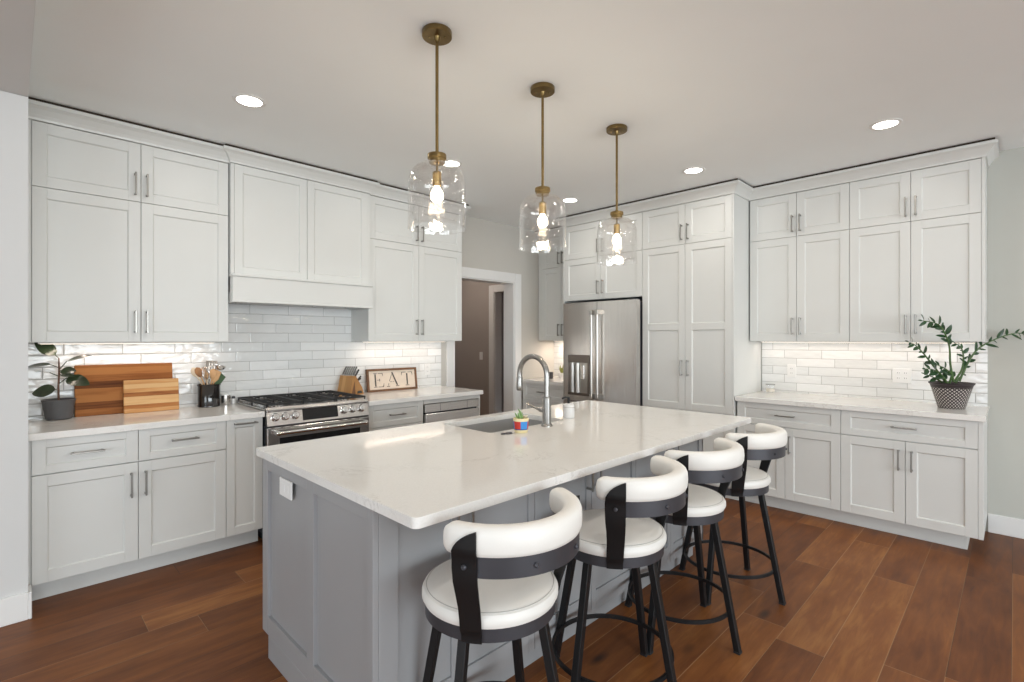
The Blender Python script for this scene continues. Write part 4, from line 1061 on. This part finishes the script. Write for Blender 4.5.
bar(b, x-.020, zb_, x+.010, zb_, .006); bar(b, x+.076, zb_, x+.112, zb_, .006); bar(b, x+.014, .086, x+.038, .086, .004); bar(b, x+.046, .086, x+.058, .086, .004); obj('letter', SB(b), M['ink'], sg_)
b = BM()  # T
x = .160; bar(b, x, zb_+.006, x, zt_-.010, .015); bar(b, x-.020, zb_, x+.020, zb_, .006); bar(b, x-.012, zt_, x-.055, zt_, .005); bar(b, x+.012, zt_, x+.055, zt_, .005)
bar(b, x-.056, zt_+.002, x-.062, zt_-.030, .009, .002); bar(b, x+.056, zt_+.002, x+.062, zt_-.030, .009, .002); obj('letter', SB(b), M['ink'], sg_)

# wall outlets on tiles
def outlet(label, run, face, s, z, w_=.036, n_=1):
    loc, rz = ((s, face, z), 0) if run == 'N' else ((face, -s, z), -PI/2)
    t = thing('wall_outlet', label, 'outlet', loc, rz)
    b = BM(); box(b, -w_, w_, -.006, 0, -.058, .058, .002); obj('wall_plate', b, M['plate'], t)
    for i in range(n_):
        cx = 0 if n_ == 1 else (i-.5)*.046
        for zz in (-.021, .021):
            b = BM(); box(b, cx-.015, cx+.015, -.0072, -.006, zz-.014, zz+.014, .0005); sk_ = obj('socket', b, M['plate'], t)
            b = BM(); box(b, cx-.007, cx-.005, -.0078, -.0071, zz-.004, zz+.006); box(b, cx+.005, cx+.007, -.0078, -.0071, zz-.004, zz+.005); obj('slot', b, M['dgrey'], sk_)
outlet('white outlet on the tiles right of the EAT sign', 'N', YW-.0095, 3.02, 1.096)
outlet('white outlet on the tiles behind the small glass jar', 'E', XW-.0095, -1.435, 1.115)
outlet('wide white double outlet on the tiles left of the patterned pot', 'E', XW-.0095, -.635, 1.112, .060, 2)

# glass jar on right run
gj = thing('glass_jar', 'small clear candle jar with dark rim at the pantry end of the right worktop', 'jar', (4.905, 1.575, CT+.0005))
b = BM(); lathe(b, [(0, 0), (.036, 0), (.039, .004), (.039, .072), (.036, .072), (.036, .010), (0, .008)], n=32); obj('glass', b, M['clear'], gj, smooth=True)
b = BM(); lathe(b, [(0, .011), (.0345, .011), (.0345, .038), (0, .038)], n=28); obj('wax', b, M['candle'], gj, smooth=True)
b = BM(); lathe(b, [(0, .072), (.040, .072), (.040, .080), (0, .081)], n=32); obj('lid', b, M['nickel'], gj, smooth=True)

# ZZ plant
zp = thing('potted_zz_plant', 'leafy green plant in a black diamond-patterned pot on the right worktop', 'potted plant', (4.735, .318, CT+.0005))
b = BM(); lathe(b, [(0, 0), (.072, 0), (.075, .003), (.119, .168), (.126, .172), (.128, .182), (.122, .182), (.115, .170), (.112, .155), (0, .155)], n=60); obj('pot', b, M['diamond'], zp, smooth=True)
b = BM(); lathe(b, [(0, .166), (.1145, .162)], n=30); obj('soil', b, M['soil'], zp)
q = .00708
def frond(pix, dep, nl, L0, W0, start=.25, side=(1, 1)):
    """pix: picture offsets of the stem from the pot centre (px), turned into metres at the plant; dep: depth along the stem"""
    P = []
    for i, (u, v) in enumerate(pix):
        t = i/(len(pix)-1); P.append(RT*(u*q)+UP*(v*q+.0)+Vector((.997, .067, 0))*(dep[0]+(dep[1]-dep[0])*t))
    # smooth
    Q = []
    for i in range(len(P)-1):
        a = P[max(i-1, 0)]; b_, c_ = P[i], P[i+1]; d_ = P[min(i+2, len(P)-1)]
        for k in range(6):
            t = k/6; Q.append(.5*((2*b_)+(c_-a)*t+(2*a-5*b_+4*c_-d_)*t*t+(3*b_-a-3*c_+d_)*t*t*t))
    Q.append(P[-1]); n_ = len(Q)
    b = BM(); tube(b, Q, [.0075-.0052*i/(n_-1) for i in range(n_)], 8); st_ = obj('frond', b, M['stem'], zp, smooth=True)
    b = BM()
    for k in range(nl):
        t = start+(1-start)*k/(nl-1); f_ = t*(n_-1); i = min(int(f_), n_-2); p = Q[i].lerp(Q[i+1], f_-i); d = (Q[i+1]-Q[i]).normalized()
        s = d.cross(FW).normalized(); sg = 1 if k % 2 else -1; sz = (1-.35*t)*(.75+.25*math.sin(k*2.1))
        if k == nl-1: dv = d
        else: dv = (d*.75+s*sg*.8-FW*(.35 if k % 3 else -.4)).normalized()
        leaf(b, p, dv, (-FW*.75+UP*.55+s*sg*.1), L0*sz*1.25, W0*sz*1.22, .12, .18, 7)
    obj('leaflets', b, M['zz'], st_, smooth=True)
frond([(2, 27), (-1, 45), (-2, 62), (-7, 76), (-14, 84), (-28, 87)], (-.07, -.16), 18, .080, .034, .42)
frond([(-5, 25), (-16, 40), (-26, 53), (-34, 62), (-41, 66)], (.0, -.14), 13, .066, .028, .30)
frond([(8, 27), (16, 45), (26, 59), (43, 69), (63, 75), (73, 73)], (-.04, -.17), 17, .082, .026, .32)
frond([(3, 27), (10, 38), (12, 50), (10, 60), (4, 65)], (-.03, -.13), 11, .056, .026, .35)
frond([(-4, 25), (-10, 34), (-18, 39), (-25, 40)], (-.06, -.12), 9, .072, .040, .15)
frond([(-2, 25), (0, 34), (-6, 40), (-14, 44)], (-.06, -.13), 8, .064, .036, .25)
frond([(4, 25), (12, 34), (16, 44), (18, 50)], (.04, .06), 7, .060, .030, .3)
frond([(-7, 24), (-17, 30), (-27, 34)], (.03, .03), 6, .060, .026, .3)

# corner props
sp_ = thing('potted_succulent', 'small olive succulent in a pale pot on the corner worktop', 'potted plant', (4.86, 3.98, CT+.0005))
b = BM(); lathe(b, [(0, 0), (.038, 0), (.050, .060), (.053, .070), (.046, .070), (0, .062)], n=28); obj('pot', b, M['potwhite'], sp_, smooth=True)
b = BM()
for k in range(16):
    a = k*2.4; leaf(b, (.01*math.cos(a), .01*math.sin(a), .062), (math.cos(a)*.5, math.sin(a)*.5, 1), (math.cos(a), math.sin(a), .2), .07+.02*(k % 3), .022, .2)
obj('foliage', b, M['olive'], sp_, smooth=True)
mg = thing('mug', 'small grey mug on the corner worktop beside the refrigerator', 'mug', (4.72, 4.06, CT+.0005))
b = BM(); lathe(b, [(0, 0), (.036, 0), (.042, .006), (.044, .080), (.040, .080), (.038, .008), (0, .006)], n=28); obj('cup', b, M['dgrey'], mg, smooth=True)
b = BM(); tube(b, [(-.040, 0, .062), (-.060, 0, .060), (-.068, 0, .040), (-.058, 0, .020), (-.040, 0, .018)], .005, 8); obj('handle', b, M['dgrey'], mg, smooth=True)
